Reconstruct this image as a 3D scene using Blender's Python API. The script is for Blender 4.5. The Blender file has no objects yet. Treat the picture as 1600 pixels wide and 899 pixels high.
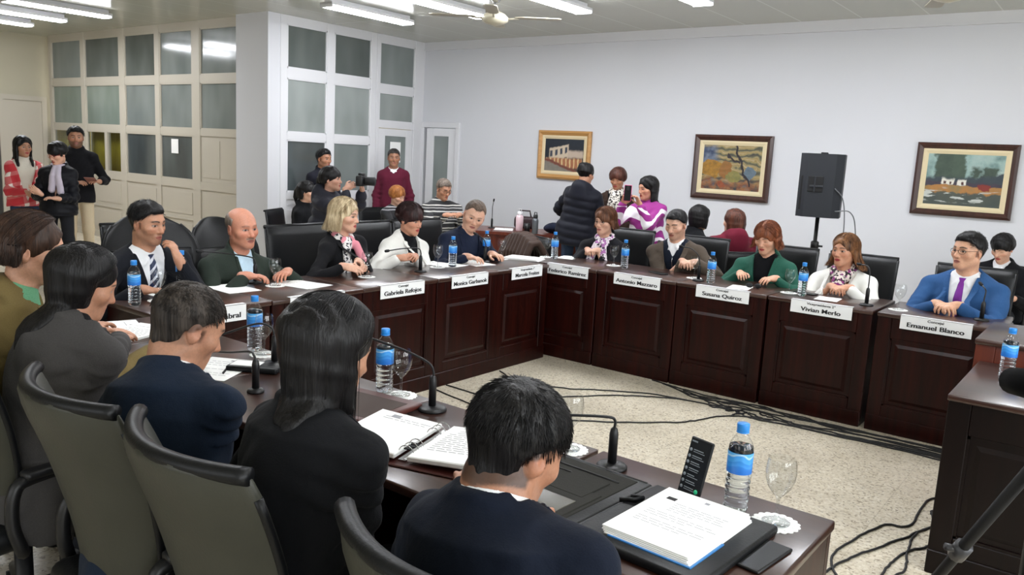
import bpy, bmesh, math, random
import numpy as np
from mathutils import Vector, Matrix
PI = math.pi
SC = bpy.context.scene
COL = SC.collection
F32 = np.float32

def lin(c):
    if isinstance(c, str):
        c = tuple(int(c[i:i+2], 16)/255 for i in (0, 2, 4))
    return tuple((v/12.92 if v <= .04045 else ((v+.055)/1.055)**2.4) for v in c[:3])

# ------------------------------------------------------------------ materials
MATS = {}
class NT:
    def __init__(s, name):
        s.m = bpy.data.materials.new(name); s.m.use_nodes = True
        s.t = s.m.node_tree; s.n = s.t.nodes; s.l = s.t.links
        s.b = s.n['Principled BSDF']; s.out = s.n['Material Output']
    def new(s, typ, **kw):
        n = s.n.new(typ)
        for k, v in kw.items():
            if hasattr(n, k): setattr(n, k, v)
            else: n.inputs[k].default_value = v
        return n
    def link(s, a, b): s.l.new(a, b)
    def obj(s): 
        return s.new('ShaderNodeTexCoord').outputs['Object']
    def mapped(s, scale=(1,1,1), rot=(0,0,0), loc=(0,0,0), src=None):
        mp = s.new('ShaderNodeMapping')
        mp.inputs['Scale'].default_value = scale; mp.inputs['Rotation'].default_value = rot; mp.inputs['Location'].default_value = loc
        s.link(src or s.obj(), mp.inputs['Vector']); return mp.outputs['Vector']
    def ramp(s, fac, stops, interp='LINEAR'):
        r = s.new('ShaderNodeValToRGB'); e = r.color_ramp; e.interpolation = interp
        while len(e.elements) > 1: e.elements.remove(e.elements[-1])
        e.elements[0].position = stops[0][0]; e.elements[0].color = (*lin(stops[0][1]), 1)
        for p, c in stops[1:]:
            k = e.elements.new(p); k.color = (*lin(c), 1)
        s.link(fac, r.inputs[0]); return r.outputs[0]
    def math(s, op, a, b=None, c=None):
        n = s.new('ShaderNodeMath', operation=op)
        for i, v in enumerate((a, b, c)):
            if v is None: continue
            if isinstance(v, (int, float)): n.inputs[i].default_value = v
            else: s.link(v, n.inputs[i])
        return n.outputs[0]
    def mix(s, fac, a, b):
        n = s.new('ShaderNodeMix', data_type='RGBA')
        for i, v in ((0, fac), (6, a), (7, b)):
            if isinstance(v, (int, float)): n.inputs[i].default_value = v
            elif isinstance(v, (tuple, str)): n.inputs[i].default_value = (*lin(v), 1)
            else: s.link(v, n.inputs[i])
        return n.outputs[2]
    def noise(s, scale, vec=None, detail=3, rough=.55):
        n = s.new('ShaderNodeTexNoise'); n.inputs['Scale'].default_value = scale
        n.inputs['Detail'].default_value = detail; n.inputs['Roughness'].default_value = rough
        if vec is None: vec = s.obj()
        s.link(vec, n.inputs['Vector']); return n.outputs['Fac']
    def bump(s, h, strength=.3, dist=.01):
        b = s.new('ShaderNodeBump'); b.inputs['Strength'].default_value = strength; b.inputs['Distance'].default_value = dist
        s.link(h, b.inputs['Height']); s.link(b.outputs[0], s.b.inputs['Normal'])
    def color(s, c):
        if isinstance(c, (tuple, str)): s.b.inputs['Base Color'].default_value = (*lin(c), 1)
        else: s.link(c, s.b.inputs['Base Color'])

def mat(name, col, rough=.6, metal=0., spec=.5, bump=None, vary=None, coat=0., sheen=0., emit=None, trans=0., ior=1.45, alpha=1.):
    if name in MATS: return MATS[name]
    t = NT(name); b = t.b
    if vary:
        sc, c2 = vary[0], vary[1]
        t.color(t.mix(t.noise(sc), col, c2))
    else: t.color(col)
    b.inputs['Roughness'].default_value = rough; b.inputs['Metallic'].default_value = metal
    b.inputs['Specular IOR Level'].default_value = spec
    b.inputs['Coat Weight'].default_value = coat; b.inputs['Coat Roughness'].default_value = .15
    b.inputs['Sheen Weight'].default_value = sheen
    b.inputs['Transmission Weight'].default_value = trans; b.inputs['IOR'].default_value = ior; b.inputs['Alpha'].default_value = alpha
    if emit:
        b.inputs['Emission Color'].default_value = (*lin(emit[0]), 1); b.inputs['Emission Strength'].default_value = emit[1]
    if bump: t.bump(t.noise(bump[0]), bump[1], bump[2] if len(bump) > 2 else .01)
    MATS[name] = t.m
    return t.m

def cloth(name, col, col2=None, rough=.85, weave=260., wb=.25, sheen=.15, fold=True):
    if name in MATS: return MATS[name]
    t = NT(name)
    t.color(t.mix(t.noise(weave, detail=2), col, col2 or tuple(min(1, v*1.25+.012) for v in (col if not isinstance(col, str) else tuple(int(col[i:i+2], 16)/255 for i in (0, 2, 4))))))
    t.b.inputs['Roughness'].default_value = rough; t.b.inputs['Sheen Weight'].default_value = sheen*.2
    t.b.inputs['Specular IOR Level'].default_value = .15
    h = t.noise(weave, detail=1)
    if fold:
        h2 = t.noise(9., t.mapped((1, 1, .6)), detail=3)
        h = t.math('ADD', t.math('MULTIPLY', h, .06), h2)
        t.bump(h, .45, .02)
    else: t.bump(h, wb, .002)
    MATS[name] = t.m
    return t.m

def hairmat(name, col, hi, rough=.42):
    if name in MATS: return MATS[name]
    t = NT(name)
    n = t.noise(1., t.mapped((170, 170, 9)), detail=3)
    n2 = t.noise(1., t.mapped((34, 34, 3)), detail=2)
    f = t.math('MULTIPLY', n, n2); f = t.math('MULTIPLY', f, 2.2)
    t.color(t.ramp(f, [(.25, col), (.8, hi)]))
    t.b.inputs['Roughness'].default_value = rough
    t.b.inputs['Specular IOR Level'].default_value = .25
    t.bump(t.math('ADD', n, n2), .5, .006)
    MATS[name] = t.m
    return t.m

def skinmat():
    if 'skin' in MATS: return MATS['skin']
    t = NT('skin')
    a = t.new('ShaderNodeAttribute'); a.attribute_name = 'Col'
    n = t.noise(120, detail=2)
    mixn = t.new('ShaderNodeMix', data_type='RGBA', blend_type='MULTIPLY')
    mixn.inputs[0].default_value = 1
    t.link(a.outputs['Color'], mixn.inputs[6]); t.link(t.ramp(n, [(.3, (.93, .93, .93)), (.7, (1, 1, 1))]), mixn.inputs[7])
    t.link(mixn.outputs[2], t.b.inputs['Base Color'])
    t.b.inputs['Roughness'].default_value = .48; t.b.inputs['Subsurface Weight'].default_value = .12
    t.b.inputs['Subsurface Radius'].default_value = (.9, .35, .2); t.b.inputs['Subsurface Scale'].default_value = .008
    t.bump(n, .12, .002)
    MATS['skin'] = t.m
    return t.m

# ------------------------------------------------------------------ objects
def tag(o, label=None, cat=None, group=None, kind=None):
    if label: o['label'] = label
    if cat: o['category'] = cat
    if group: o['group'] = group
    if kind: o['kind'] = kind
    return o
def empty(name, loc=(0, 0, 0), rz=0., label=None, cat=None, group=None, rot=None):
    o = bpy.data.objects.new(name, None); COL.objects.link(o)
    o.empty_display_size = .05
    o.location = loc; o.rotation_euler = rot or (0, 0, rz)
    return tag(o, label, cat, group)
def link(name, me, mats=None, parent=None):
    o = bpy.data.objects.new(name, me); COL.objects.link(o)
    if mats is not None:
        for m in (mats if isinstance(mats, (list, tuple)) else [mats]): me.materials.append(m)
    if parent: o.parent = parent
    return o
def dup(root, loc, rz=None, label=None, group=None, scale=None):
    def cp(o, parent):
        c = o.copy(); COL.objects.link(c)
        if parent: c.parent = parent
        for ch in list(o.children): cp(ch, c)
        return c
    r = cp(root, None); r.location = loc
    if rz is not None: r.rotation_euler = (0, 0, rz)
    if label: r['label'] = label
    if group: r['group'] = group
    if scale: r.scale = scale
    return r

def rotz(a):
    c, s = math.cos(a), math.sin(a); return np.array([[c, -s, 0], [s, c, 0], [0, 0, 1.]])
def rotx(a):
    c, s = math.cos(a), math.sin(a); return np.array([[1, 0, 0], [0, c, -s], [0, s, c]])
def roty(a):
    c, s = math.cos(a), math.sin(a); return np.array([[c, 0, s], [0, 1, 0], [-s, 0, c]])

class MB:
    """collects shapes, builds ONE mesh object"""
    def __init__(s): s.v = []; s.f = []; s.mi = []; s.sm = []; s.m = 0; s.X = None
    def add(s, vs, fs, smooth=False):
        o = len(s.v)
        if s.X is not None:
            R, T = s.X; vs = [tuple(R @ np.asarray(v, float) + T) for v in vs]
        s.v.extend([tuple(map(float, v)) for v in vs]); s.f.extend([tuple(i+o for i in f) for f in fs])
        s.mi.extend([s.m]*len(fs)); s.sm.extend([smooth]*len(fs)); return s
    def box(s, lo, hi, R=None, c=None):
        x0, y0, z0 = lo; x1, y1, z1 = hi
        vs = [(x0, y0, z0), (x1, y0, z0), (x1, y1, z0), (x0, y1, z0), (x0, y0, z1), (x1, y0, z1), (x1, y1, z1), (x0, y1, z1)]
        if R is not None:
            c = np.zeros(3) if c is None else np.asarray(c, float)
            vs = [tuple(R @ (np.array(v)-c) + c) for v in vs]
        return s.add(vs, [(0, 3, 2, 1), (4, 5, 6, 7), (0, 1, 5, 4), (1, 2, 6, 5), (2, 3, 7, 6), (3, 0, 4, 7)])
    def rbox(s, lo, hi, r=.005, seg=2):
        """box with rounded edges"""
        bm = bmesh.new(); bmesh.ops.create_cube(bm, size=1)
        lo = np.array(lo, float); hi = np.array(hi, float); c = (lo+hi)/2; d = hi-lo
        for v in bm.verts: v.co = Vector(tuple(c + d*np.array(v.co)))
        r = min(r, d.min()*.49)
        bmesh.ops.bevel(bm, geom=bm.edges[:], offset=r, segments=seg, profile=.5, affect='EDGES')
        bm.verts.index_update()
        s.add([tuple(v.co) for v in bm.verts], [tuple(v.index for v in f.verts) for f in bm.faces], seg > 1)
        bm.free(); return s
    def lathe(s, prof, n=20, c=(0, 0, 0), smooth=True, cap=True, sq=1.):
        vs = []; fs = []
        for r, z in prof:
            for k in range(n):
                a = 2*PI*k/n; vs.append((c[0]+r*math.cos(a), c[1]+r*math.sin(a)*sq, c[2]+z))
        for i in range(len(prof)-1):
            for k in range(n):
                a = i*n+k; b = i*n+(k+1) % n
                fs.append((a, b, b+n, a+n))
        if cap:
            if prof[0][0] > 1e-6: fs.append(tuple(range(n-1, -1, -1)))
            if prof[-1][0] > 1e-6: fs.append(tuple((len(prof)-1)*n+k for k in range(n)))
        return s.add(vs, fs, smooth)
    def tube(s, pts, r, n=8, cap=True, smooth=True):
        P = np.asarray(pts, float); m = len(P)
        rr = np.full(m, r, float) if np.isscalar(r) else np.asarray(r, float)
        T = np.gradient(P, axis=0); T /= np.linalg.norm(T, axis=1)[:, None]+1e-12
        u = np.cross(T[0], (0, 0, 1.));
        if np.linalg.norm(u) < .1: u = np.cross(T[0], (1., 0, 0))
        vs = []; fs = []
        for i in range(m):
            u = u - T[i]*(u @ T[i]); u /= np.linalg.norm(u)+1e-12; w = np.cross(T[i], u)
            for k in range(n):
                a = 2*PI*k/n; vs.append(tuple(P[i]+rr[i]*(math.cos(a)*u+math.sin(a)*w)))
        for i in range(m-1):
            for k in range(n):
                a = i*n+k; b = i*n+(k+1) % n; fs.append((a, b, b+n, a+n))
        if cap: fs.append(tuple(range(n-1, -1, -1))); fs.append(tuple((m-1)*n+k for k in range(n)))
        return s.add(vs, fs, smooth)
    def prism(s, poly, z0, z1, ax='z', smooth=False):
        n = len(poly)
        def P(a, b, c): return {'z': (a, b, c), 'y': (a, c, b), 'x': (c, a, b)}[ax]
        vs = [P(a, b, z0) for a, b in poly]+[P(a, b, z1) for a, b in poly]
        fs = [tuple(range(n-1, -1, -1)), tuple(range(n, 2*n))]+[(i, (i+1) % n, n+(i+1) % n, n+i) for i in range(n)]
        return s.add(vs, fs, smooth)
    def quad(s, a, b, c, d): return s.add([a, b, c, d], [(0, 1, 2, 3)])
    def grid(s, P, smooth=True, close=False):
        P = np.asarray(P, float); a, b = P.shape[:2]
        fs = []
        for i in range(a-1):
            for j in range(b-1 if not close else b):
                j2 = (j+1) % b; fs.append((i*b+j, i*b+j2, (i+1)*b+j2, (i+1)*b+j))
        return s.add(P.reshape(-1, 3), fs, smooth)
    def ball(s, c, r, n=14, m=8):
        r = (r, r, r) if np.isscalar(r) else r
        prof = [(math.sin(PI*i/m), -math.cos(PI*i/m)) for i in range(m+1)]
        vs = []; fs = []
        for q, z in prof:
            for k in range(n): vs.append((c[0]+r[0]*q*math.cos(2*PI*k/n), c[1]+r[1]*q*math.sin(2*PI*k/n), c[2]+r[2]*z))
        for i in range(m):
            for k in range(n): fs.append((i*n+k, i*n+(k+1) % n, (i+1)*n+(k+1) % n, (i+1)*n+k))
        return s.add(vs, fs, True)
    def build(s, name, mats, parent=None, fixn=True):
        me = bpy.data.meshes.new(name); me.from_pydata(s.v, [], s.f)
        o = link(name, me, mats, parent)
        me.polygons.foreach_set('material_index', s.mi); me.polygons.foreach_set('use_smooth', s.sm)
        if fixn:
            bm = bmesh.new(); bm.from_mesh(me); bmesh.ops.recalc_face_normals(bm, faces=bm.faces[:]); bm.to_mesh(me); bm.free()
        me.update(); return o

def bez(pts, n=24):
    """Catmull-Rom through points"""
    P = np.asarray(pts, float); P = np.vstack([2*P[0]-P[1], P, 2*P[-1]-P[-2]]); out = []
    m = len(P)-3
    for i in range(m):
        for t in np.linspace(0, 1, max(2, n//m), endpoint=(i == m-1)):
            a, b, c, d = P[i:i+4]
            out.append(.5*((2*b)+(-a+c)*t+(2*a-5*b+4*c-d)*t*t+(-a+3*b-3*c+d)*t**3))
    return np.array(out)

def text(name, body, size, m, parent, loc, rot, align='CENTER', offset=0., ext=.0006, sx=1., bold=0.):
    cu = bpy.data.curves.new(name, 'FONT'); cu.body = body; cu.size = size; cu.align_x = align; cu.align_y = 'CENTER'
    cu.offset = offset; cu.extrude = ext
    o = bpy.data.objects.new(name, cu); COL.objects.link(o)
    bpy.context.view_layer.update()
    me = bpy.data.meshes.new_from_object(o.evaluated_get(bpy.context.evaluated_depsgraph_get()))
    bpy.data.objects.remove(o); bpy.data.curves.remove(cu)
    if bold:
        bm = bmesh.new(); bm.from_mesh(me)
        for d in (-bold, bold):
            r_ = bmesh.ops.duplicate(bm, geom=bm.verts[:n0]+bm.edges[:n1]+bm.faces[:n2]) if d > 0 else None
            n0 = len(bm.verts); n1 = len(bm.edges); n2 = len(bm.faces)
            for v in (bm.verts if r_ is None else [g for g in r_['geom'] if isinstance(g, bmesh.types.BMVert)]): v.co.x += d if r_ is None else 2*d
            for v in ([] if r_ is None else [g for g in r_['geom'] if isinstance(g, bmesh.types.BMVert)]): v.co.z += .00005
            bm.verts.ensure_lookup_table(); bm.edges.ensure_lookup_table(); bm.faces.ensure_lookup_table()
        bm.to_mesh(me); bm.free()
    q = link(name, me, None, parent); me.materials.clear(); me.materials.append(m)
    q.location = loc; q.rotation_euler = rot; q.scale = (sx, 1, 1)
    return q

# ------------------------------------------------------------------ implicit surfaces (for bodies, clothes, hair)
class G:
    def __init__(s, x, y, z):
        s.x, s.y, s.z = [np.asarray(a, F32) for a in (x, y, z)]
        s.d = np.full((len(x), len(y), len(z)), .5, F32)
    def sl(s, lo, hi):
        r = []
        for a, l, h in zip((s.x, s.y, s.z), lo, hi):
            i = max(0, int(np.searchsorted(a, l))-1); j = min(len(a), int(np.searchsorted(a, h))+1)
            if j <= i: return None
            r.append(slice(i, j))
        return tuple(r)
    def P(s, sl): return s.x[sl[0]][:, None, None], s.y[sl[1]][None, :, None], s.z[sl[2]][None, None, :]
    def comb(s, sl, d, k):
        a = s.d[sl]
        if k > 0:
            h = np.maximum(k-np.abs(a-d), 0)/k; s.d[sl] = np.minimum(a, d)-h*h*k*.25
        else: s.d[sl] = np.minimum(a, d)
    def cut(s, sl, d, k=0.):
        """remove region where d<0"""
        a = s.d[sl]; d = -d
        if k > 0:
            h = np.maximum(k-np.abs(a-d), 0)/k; s.d[sl] = np.maximum(a, d)+h*h*k*.25
        else: s.d[sl] = np.maximum(a, d)
    def cone(s, a, b, r1, r2=None, k=.0, op=None, flat=None):
        a = np.asarray(a, F32); b = np.asarray(b, F32); r2 = r1 if r2 is None else r2
        m = max(r1, r2)+max(k, .0)+.025
        sl = s.sl(np.minimum(a, b)-m, np.maximum(a, b)+m)
        if sl is None: return
        X, Y, Z = s.P(sl); ba = b-a; L = float(ba @ ba)+1e-12
        t = np.clip(((X-a[0])*ba[0]+(Y-a[1])*ba[1]+(Z-a[2])*ba[2])/L, 0, 1)
        d = np.sqrt((X-a[0]-t*ba[0])**2+(Y-a[1]-t*ba[1])**2+(Z-a[2]-t*ba[2])**2)-(r1+(r2-r1)*t)
        (op or s.comb)(sl, d, k)
    def chain(s, pts, rs, k=.0, sub=10):
        """a bent tapering limb: its segments are joined plainly, then blended into the rest"""
        pts = [np.asarray(p, F32) for p in pts]
        for i0 in range(0, len(pts)-1, sub):
            pp = pts[i0:i0+sub+1]; rr = rs[i0:i0+sub+1]
            m = max(rr)+max(k, .0)+.02
            sl = s.sl(np.min(pp, 0)-m, np.max(pp, 0)+m)
            if sl is None: continue
            X, Y, Z = s.P(sl); D = None
            for i in range(len(pp)-1):
                a, b = pp[i], pp[i+1]; ba = b-a; L = float(ba @ ba)+1e-12
                t = np.clip(((X-a[0])*ba[0]+(Y-a[1])*ba[1]+(Z-a[2])*ba[2])/L, 0, 1)
                d = np.sqrt((X-a[0]-t*ba[0])**2+(Y-a[1]-t*ba[1])**2+(Z-a[2]-t*ba[2])**2)-(rr[i]+(rr[i+1]-rr[i])*t)
                D = d if D is None else np.minimum(D, d)
            s.comb(sl, D, k)
    def ell(s, c, r, M=None, k=.0, op=None):
        c = np.asarray(c, F32); r = np.asarray(r, F32); m = float(r.max())+max(k, 0)+.025
        sl = s.sl(c-m, c+m)
        if sl is None: return
        X, Y, Z = s.P(sl); X = X-c[0]; Y = Y-c[1]; Z = Z-c[2]
        if M is not None:
            M = np.asarray(M, F32)
            X, Y, Z = [M[0, i]*X+M[1, i]*Y+M[2, i]*Z for i in range(3)]
        k0 = np.sqrt((X/r[0])**2+(Y/r[1])**2+(Z/r[2])**2); k1 = np.sqrt((X/r[0]**2)**2+(Y/r[1]**2)**2+(Z/r[2]**2)**2)+1e-9
        (op or s.comb)(sl, k0*(k0-1)/k1, k)
    def field(s, lo, hi, fn, k=0., op=None):
        sl = s.sl(lo, hi)
        if sl is None: return
        X, Y, Z = s.P(sl); (op or s.comb)(sl, fn(X, Y, Z).astype(F32), k)
    def nets(s):
        d = s.d; neg = d < 0
        c = neg[:-1, :-1, :-1].astype(np.int8)
        for o in ((1, 0, 0), (0, 1, 0), (0, 0, 1), (1, 1, 0), (1, 0, 1), (0, 1, 1), (1, 1, 1)):
            c = c + neg[o[0]:d.shape[0]-1+o[0], o[1]:d.shape[1]-1+o[1], o[2]:d.shape[2]-1+o[2]]
        mixed = (c > 0) & (c < 8)
        I, J, K = np.nonzero(mixed)
        n = len(I); acc = np.zeros((n, 3)); cnt = np.zeros(n)
        cor = [(a, b, e) for a in (0, 1) for b in (0, 1) for e in (0, 1)]
        ax = (s.x, s.y, s.z)
        for p in cor:
            for q in range(3):
                if p[q] == 1: continue
                p2 = list(p); p2[q] = 1
                d0 = d[I+p[0], J+p[1], K+p[2]]; d1 = d[I+p2[0], J+p2[1], K+p2[2]]
                m = (d0 < 0) != (d1 < 0)
                t = np.where(m, d0/(d0-d1+1e-20), 0)
                ps = []
                for e, ind in enumerate((I, J, K)):
                    a0 = ax[e][ind+p[e]]; a1 = ax[e][ind+p2[e]]; ps.append(a0+(a1-a0)*t)
                acc += np.where(m[:, None], np.stack(ps, 1), 0); cnt += m
        V = acc/np.maximum(cnt, 1)[:, None]
        vid = np.full(mixed.shape, -1, np.int32); vid[I, J, K] = np.arange(n)
        quads = []
        for q in range(3):
            a, b = [(1, 2), (2, 0), (0, 1)][q]
            sh = list(d.shape)
            s0 = [slice(1, sh[e]-1) for e in range(3)]; s1 = list(s0)
            s0[q] = slice(0, sh[q]-1); s1[q] = slice(1, sh[q])
            A = neg[tuple(s0)]; B = neg[tuple(s1)]
            for flip, mm in ((0, A & ~B), (1, ~A & B)):
                ii = np.array(np.nonzero(mm)).T
                if not len(ii): continue
                for e in range(3):
                    if e != q: ii[:, e] += 1
                def cell(da, db):
                    r = ii.copy(); r[:, a] -= da; r[:, b] -= db; return vid[r[:, 0], r[:, 1], r[:, 2]]
                Q = np.stack([cell(1, 1), cell(0, 1), cell(0, 0), cell(1, 0)], 1)
                quads.append(Q[:, ::-1] if flip else Q)
        Qs = np.concatenate(quads) if quads else np.zeros((0, 4), np.int32)
        Qs = Qs[(Qs >= 0).all(1)]
        return V, Qs
    def mesh(s, name, mats, parent=None, smooth_it=1, keep=None, colorfn=None):
        V, Q = s.nets()
        if smooth_it:
            for _ in range(smooth_it):
                acc = np.zeros_like(V); cn = np.zeros(len(V))
                for a, b in ((0, 1), (1, 2), (2, 3), (3, 0)):
                    np.add.at(acc, Q[:, a], V[Q[:, b]]); np.add.at(cn, Q[:, a], 1)
                V = V*.5+.5*np.where(cn[:, None] > 0, acc/np.maximum(cn, 1)[:, None], V)
        if keep is not None:
            ok = keep(V); Q = Q[ok[Q].any(1)]
            used = np.unique(Q); mp = np.full(len(V), -1); mp[used] = np.arange(len(used)); V = V[used]; Q = mp[Q]
        me = rawmesh(name, V, Q)
        if colorfn is not None:
            c = colorfn(V); at = me.color_attributes.new('Col', 'FLOAT_COLOR', 'POINT')
            at.data.foreach_set('color', np.concatenate([c, np.ones((len(c), 1))], 1).astype(F32).ravel())
        return link(name, me, mats, parent)

def rawmesh(name, V, Q):
    me = bpy.data.meshes.new(name); n = len(Q); w = Q.shape[1]
    me.vertices.add(len(V)); me.vertices.foreach_set('co', np.asarray(V, F32).ravel())
    me.loops.add(n*w); me.loops.foreach_set('vertex_index', np.asarray(Q, np.int32).ravel())
    me.polygons.add(n); me.polygons.foreach_set('loop_start', np.arange(n, dtype=np.int32)*w)
    me.polygons.foreach_set('use_smooth', np.ones(n, bool))
    me.update(calc_edges=True); me.validate(); return me

def axis(lo, hi, coarse, fines):
    """grid coordinates, fine inside the given intervals [(a,b,step)]"""
    out = [lo]; p = lo
    while p < hi:
        st = coarse
        for a, b, h in fines:
            if a-h <= p <= b: st = min(st, h)
        nx = p+st
        for a, b, h in fines:
            if p < a-1e-6 and nx > a: nx = max(a, p+.3*h)
        p = nx; out.append(p)
    return np.array(out)

def strands(name, paths, r, m, parent):
    """many thin tapered hairs in one mesh; paths (S,n,3)"""
    S, n, _ = paths.shape
    T = np.gradient(paths, axis=1); T /= np.linalg.norm(T, axis=2)[..., None]+1e-12
    ref = np.array([.3, .2, .93]); u = np.cross(T, ref); u /= np.linalg.norm(u, axis=2)[..., None]+1e-9; w = np.cross(T, u)
    taper = np.interp(np.linspace(0, 1, n), [0, .1, .7, 1], [.6, 1, .85, .15])
    R = (r if np.isscalar(r) else np.asarray(r)[:, None])*taper[None, :]
    V = np.stack([paths+R[..., None]*(math.cos(a)*u+math.sin(a)*w) for a in (0, 2*PI/3, 4*PI/3)], 2)
    base = (np.arange(S)[:, None, None]*n+np.arange(n-1)[None, :, None])*3+np.arange(3)[None, None, :]
    nxt = (np.arange(S)[:, None, None]*n+np.arange(n-1)[None, :, None])*3+((np.arange(3)+1) % 3)[None, None, :]
    Q = np.stack([base, nxt, nxt+3, base+3], -1).reshape(-1, 4)
    return link(name, rawmesh(name, V.reshape(-1, 3), Q), m, parent)
# ------------------------------------------------------------------ people
def nrm(v): v = np.asarray(v, float); return v/(np.linalg.norm(v)+1e-12)
def wob(X, Y, Z, seed, f=22., n=5, st=(1, 1, 1)):
    r = np.random.RandomState(seed); o = 0
    for i in range(n):
        k = nrm(r.randn(3))*f*(.6+.9*r.rand())
        o = o+np.sin(k[0]*st[0]*X+k[1]*st[1]*Y+k[2]*st[2]*Z+r.rand()*6.28)
    return o/n**.5

class Body:
    def __init__(b, **k):
        b.k = k; b.sex = k.get('sex', 'm'); m = b.sex == 'm'
        s = b.s = k.get('s', 1. if m else .94)
        a = math.radians(k['a']); b.rz = -a
        b.root = np.array([k['at'][0], k['at'][1], k.get('floor', 0.)]); b.Rl = rotz(a)          # world -> local
        b.H = b.loc(k['head']); b.seat = k.get('seat', True)
        dy = math.radians(k.get('face', k['a'])-k['a'])
        b.pitch = math.radians(k.get('pitch', 0)); b.roll = math.radians(k.get('roll', 0))
        b.Hm = rotz(-dy) @ rotx(-b.pitch) @ roty(b.roll); b.hs = k.get('hs', 1.0 if m else .96)
        b.P = np.array([0, 0, k.get('zp', .54 if b.seat else .93*s)])
        half = rotx(-b.pitch*.5) @ roty(b.roll*.6)
        b.N = b.H+half @ (np.array([0, -.042, -.150])*b.hs)+np.array(k.get('noff', (0, 0, 0)))
        b.up = nrm(b.N-b.P); b.L = np.linalg.norm(b.N-b.P)
        tw = math.radians(k.get('twist', 0))
        f = np.array([math.sin(tw), math.cos(tw), 0]); b.fw = nrm(f-b.up*(f @ b.up)); b.rt = np.cross(b.fw, b.up)
        fat = k.get('fat', 0.)
        if m:
            b.ts = [-.22, 0, .25, .5, .75, .9, 1., 1.06]
            b.tw = np.array([.165, .175, .160, .165, .178, .160, .085, .05])
            b.td = np.array([.120, .125, .118, .122, .128, .105, .066, .045])
            b.ty = np.array([.0, .0, .012, .015, .010, .0, .005, .01])
            sw = .174
        else:
            b.ts = [-.22, 0, .25, .5, .75, .9, 1., 1.06]
            b.tw = np.array([.175, .180, .145, .145, .158, .142, .075, .045])
            b.td = np.array([.125, .125, .105, .108, .115, .095, .058, .04])
            b.ty = np.array([.0, .0, .012, .012, .010, .0, .005, .01])
            sw = .150
        g = np.array([.8, 1, 1, .8, .5, .2, 0, 0])*fat
        b.tw = (b.tw+g)*s; b.td = (b.td+g*1.2)*s; b.ty = (b.ty+g*.5)*s; k.setdefault('wide', .026 if b.seat else 0.); sw = (sw+fat*.35)*s+k.get('wide', 0.); b.sw = sw; b.tw[3:6] += k.get('wide', 0.)*.7
        b.S = {}; b.E = {}; b.W = {}; b.hd = {}
        for sd, sg in (('R', 1), ('L', -1)):
            S = b.N+b.rt*sg*sw-b.up*.094*s+b.fw*(.012+k.get('shf', 0.))
            h = k.get('hand'+sd)
            la, lb = .30*s, .255*s
            if h is None:
                W = S+b.rt*sg*.07+np.array([0, .06, -.53*s]); d = nrm((sg*-.05, .12, -1)); n = nrm((sg, .1, 0)); cu = .5
                pole = np.array([sg*.5, -1, 0])
            else:
                W = b.loc(h[0]); d = nrm(b.Rl @ nrm(h[1])); n = nrm(b.Rl @ nrm(h[2])); cu = h[3] if len(h) > 3 else .5
                eb = k.get('elb', .42); pole = np.array([sg*eb, -.28, -1.2+eb*.7]) if len(h) < 5 or h[4] is None else np.array(h[4])
                S = S+(b.fw*.03 if len(h) < 6 else np.array(h[5]))
            v = W-S; D = np.linalg.norm(v)
            if D > (la+lb)*.985:
                ex = D/((la+lb)*.985)
                if ex < 1.2: la *= ex; lb *= ex
                else: W = S+v/D*(la+lb)*.985; v = W-S; D = np.linalg.norm(v)
            x = (la*la-lb*lb+D*D)/(2*D); hgt = math.sqrt(max(la*la-x*x, 0)); u = v/D
            pl = nrm(pole-u*(pole @ u))
            b.S[sd] = S; b.W[sd] = W; b.E[sd] = S+u*x+pl*hgt; b.hd[sd] = (d, nrm(n-d*(n @ d)), cu)
    def loc(b, p): return b.Rl @ (np.asarray(p, float)-b.root)
    def q(b, X, Y, Z):
        X = X-b.P[0]; Y = Y-b.P[1]; Z = Z-b.P[2]
        return [X*a[0]+Y*a[1]+Z*a[2] for a in (b.rt, b.fw, b.up)]
    def tp(b, x, y, t): return b.P+b.rt*x+b.fw*y+b.up*(t*b.L)
    def front(b, t, x=0., off=0.):
        w = np.interp(t, b.ts, b.tw)+off; d = np.interp(t, b.ts, b.td)+off; y = np.interp(t, b.ts, b.ty)
        r = y+d*math.sqrt(max(0, 1-min(1, (x/w)**2)))
        if b.sex == 'f': r += .028*b.s*math.exp(-((t-.66)/.13)**2-((abs(x)-.07)/.05)**2)+.012*math.exp(-((t-.66)/.13)**2)*(abs(x) < .07)
        return r
    def hp(b, q): return b.H+b.Hm @ (np.asarray(q, float)*b.hs)
    def hq(b, X, Y, Z):
        X = X-b.H[0]; Y = Y-b.H[1]; Z = Z-b.H[2]; M = b.Hm
        return [(M[0, i]*X+M[1, i]*Y+M[2, i]*Z)/b.hs for i in range(3)]
    def torso(b, g, off, hem, k=0., ribs=0., bust=True, soft=False):
        a = b.tp(0, 0, max(hem, -.22)); c = b.tp(0, 0, 1.08); m = .30
        def fn(X, Y, Z):
            x, y, z = b.q(X, Y, Z); t = z/b.L
            o = off
            if ribs: o = off+.011*np.abs(np.sin(PI*z/ribs))-.006
            w = np.interp(t, b.ts, b.tw)+o; d = np.interp(t, b.ts, b.td)+o; y0 = np.interp(t, b.ts, b.ty)
            r = np.sqrt((x/w)**2+((y-y0)/d)**2)
            D = (r-1)*np.minimum(w, d)
            D = np.maximum(D, (hem-t)*b.L)
            return np.maximum(D, (t-1.06)*b.L)
        lo = np.minimum(a, c)-m; hi = np.maximum(a, c)+m
        g.field(lo, hi, fn, k)
        if b.sex == 'f' and bust:
            for sg in (-1, 1):
                g.ell(b.tp(sg*.07*b.s, .075*b.s, .66), np.array([.062, .06, .075])*b.s+off, k=.06)
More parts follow.
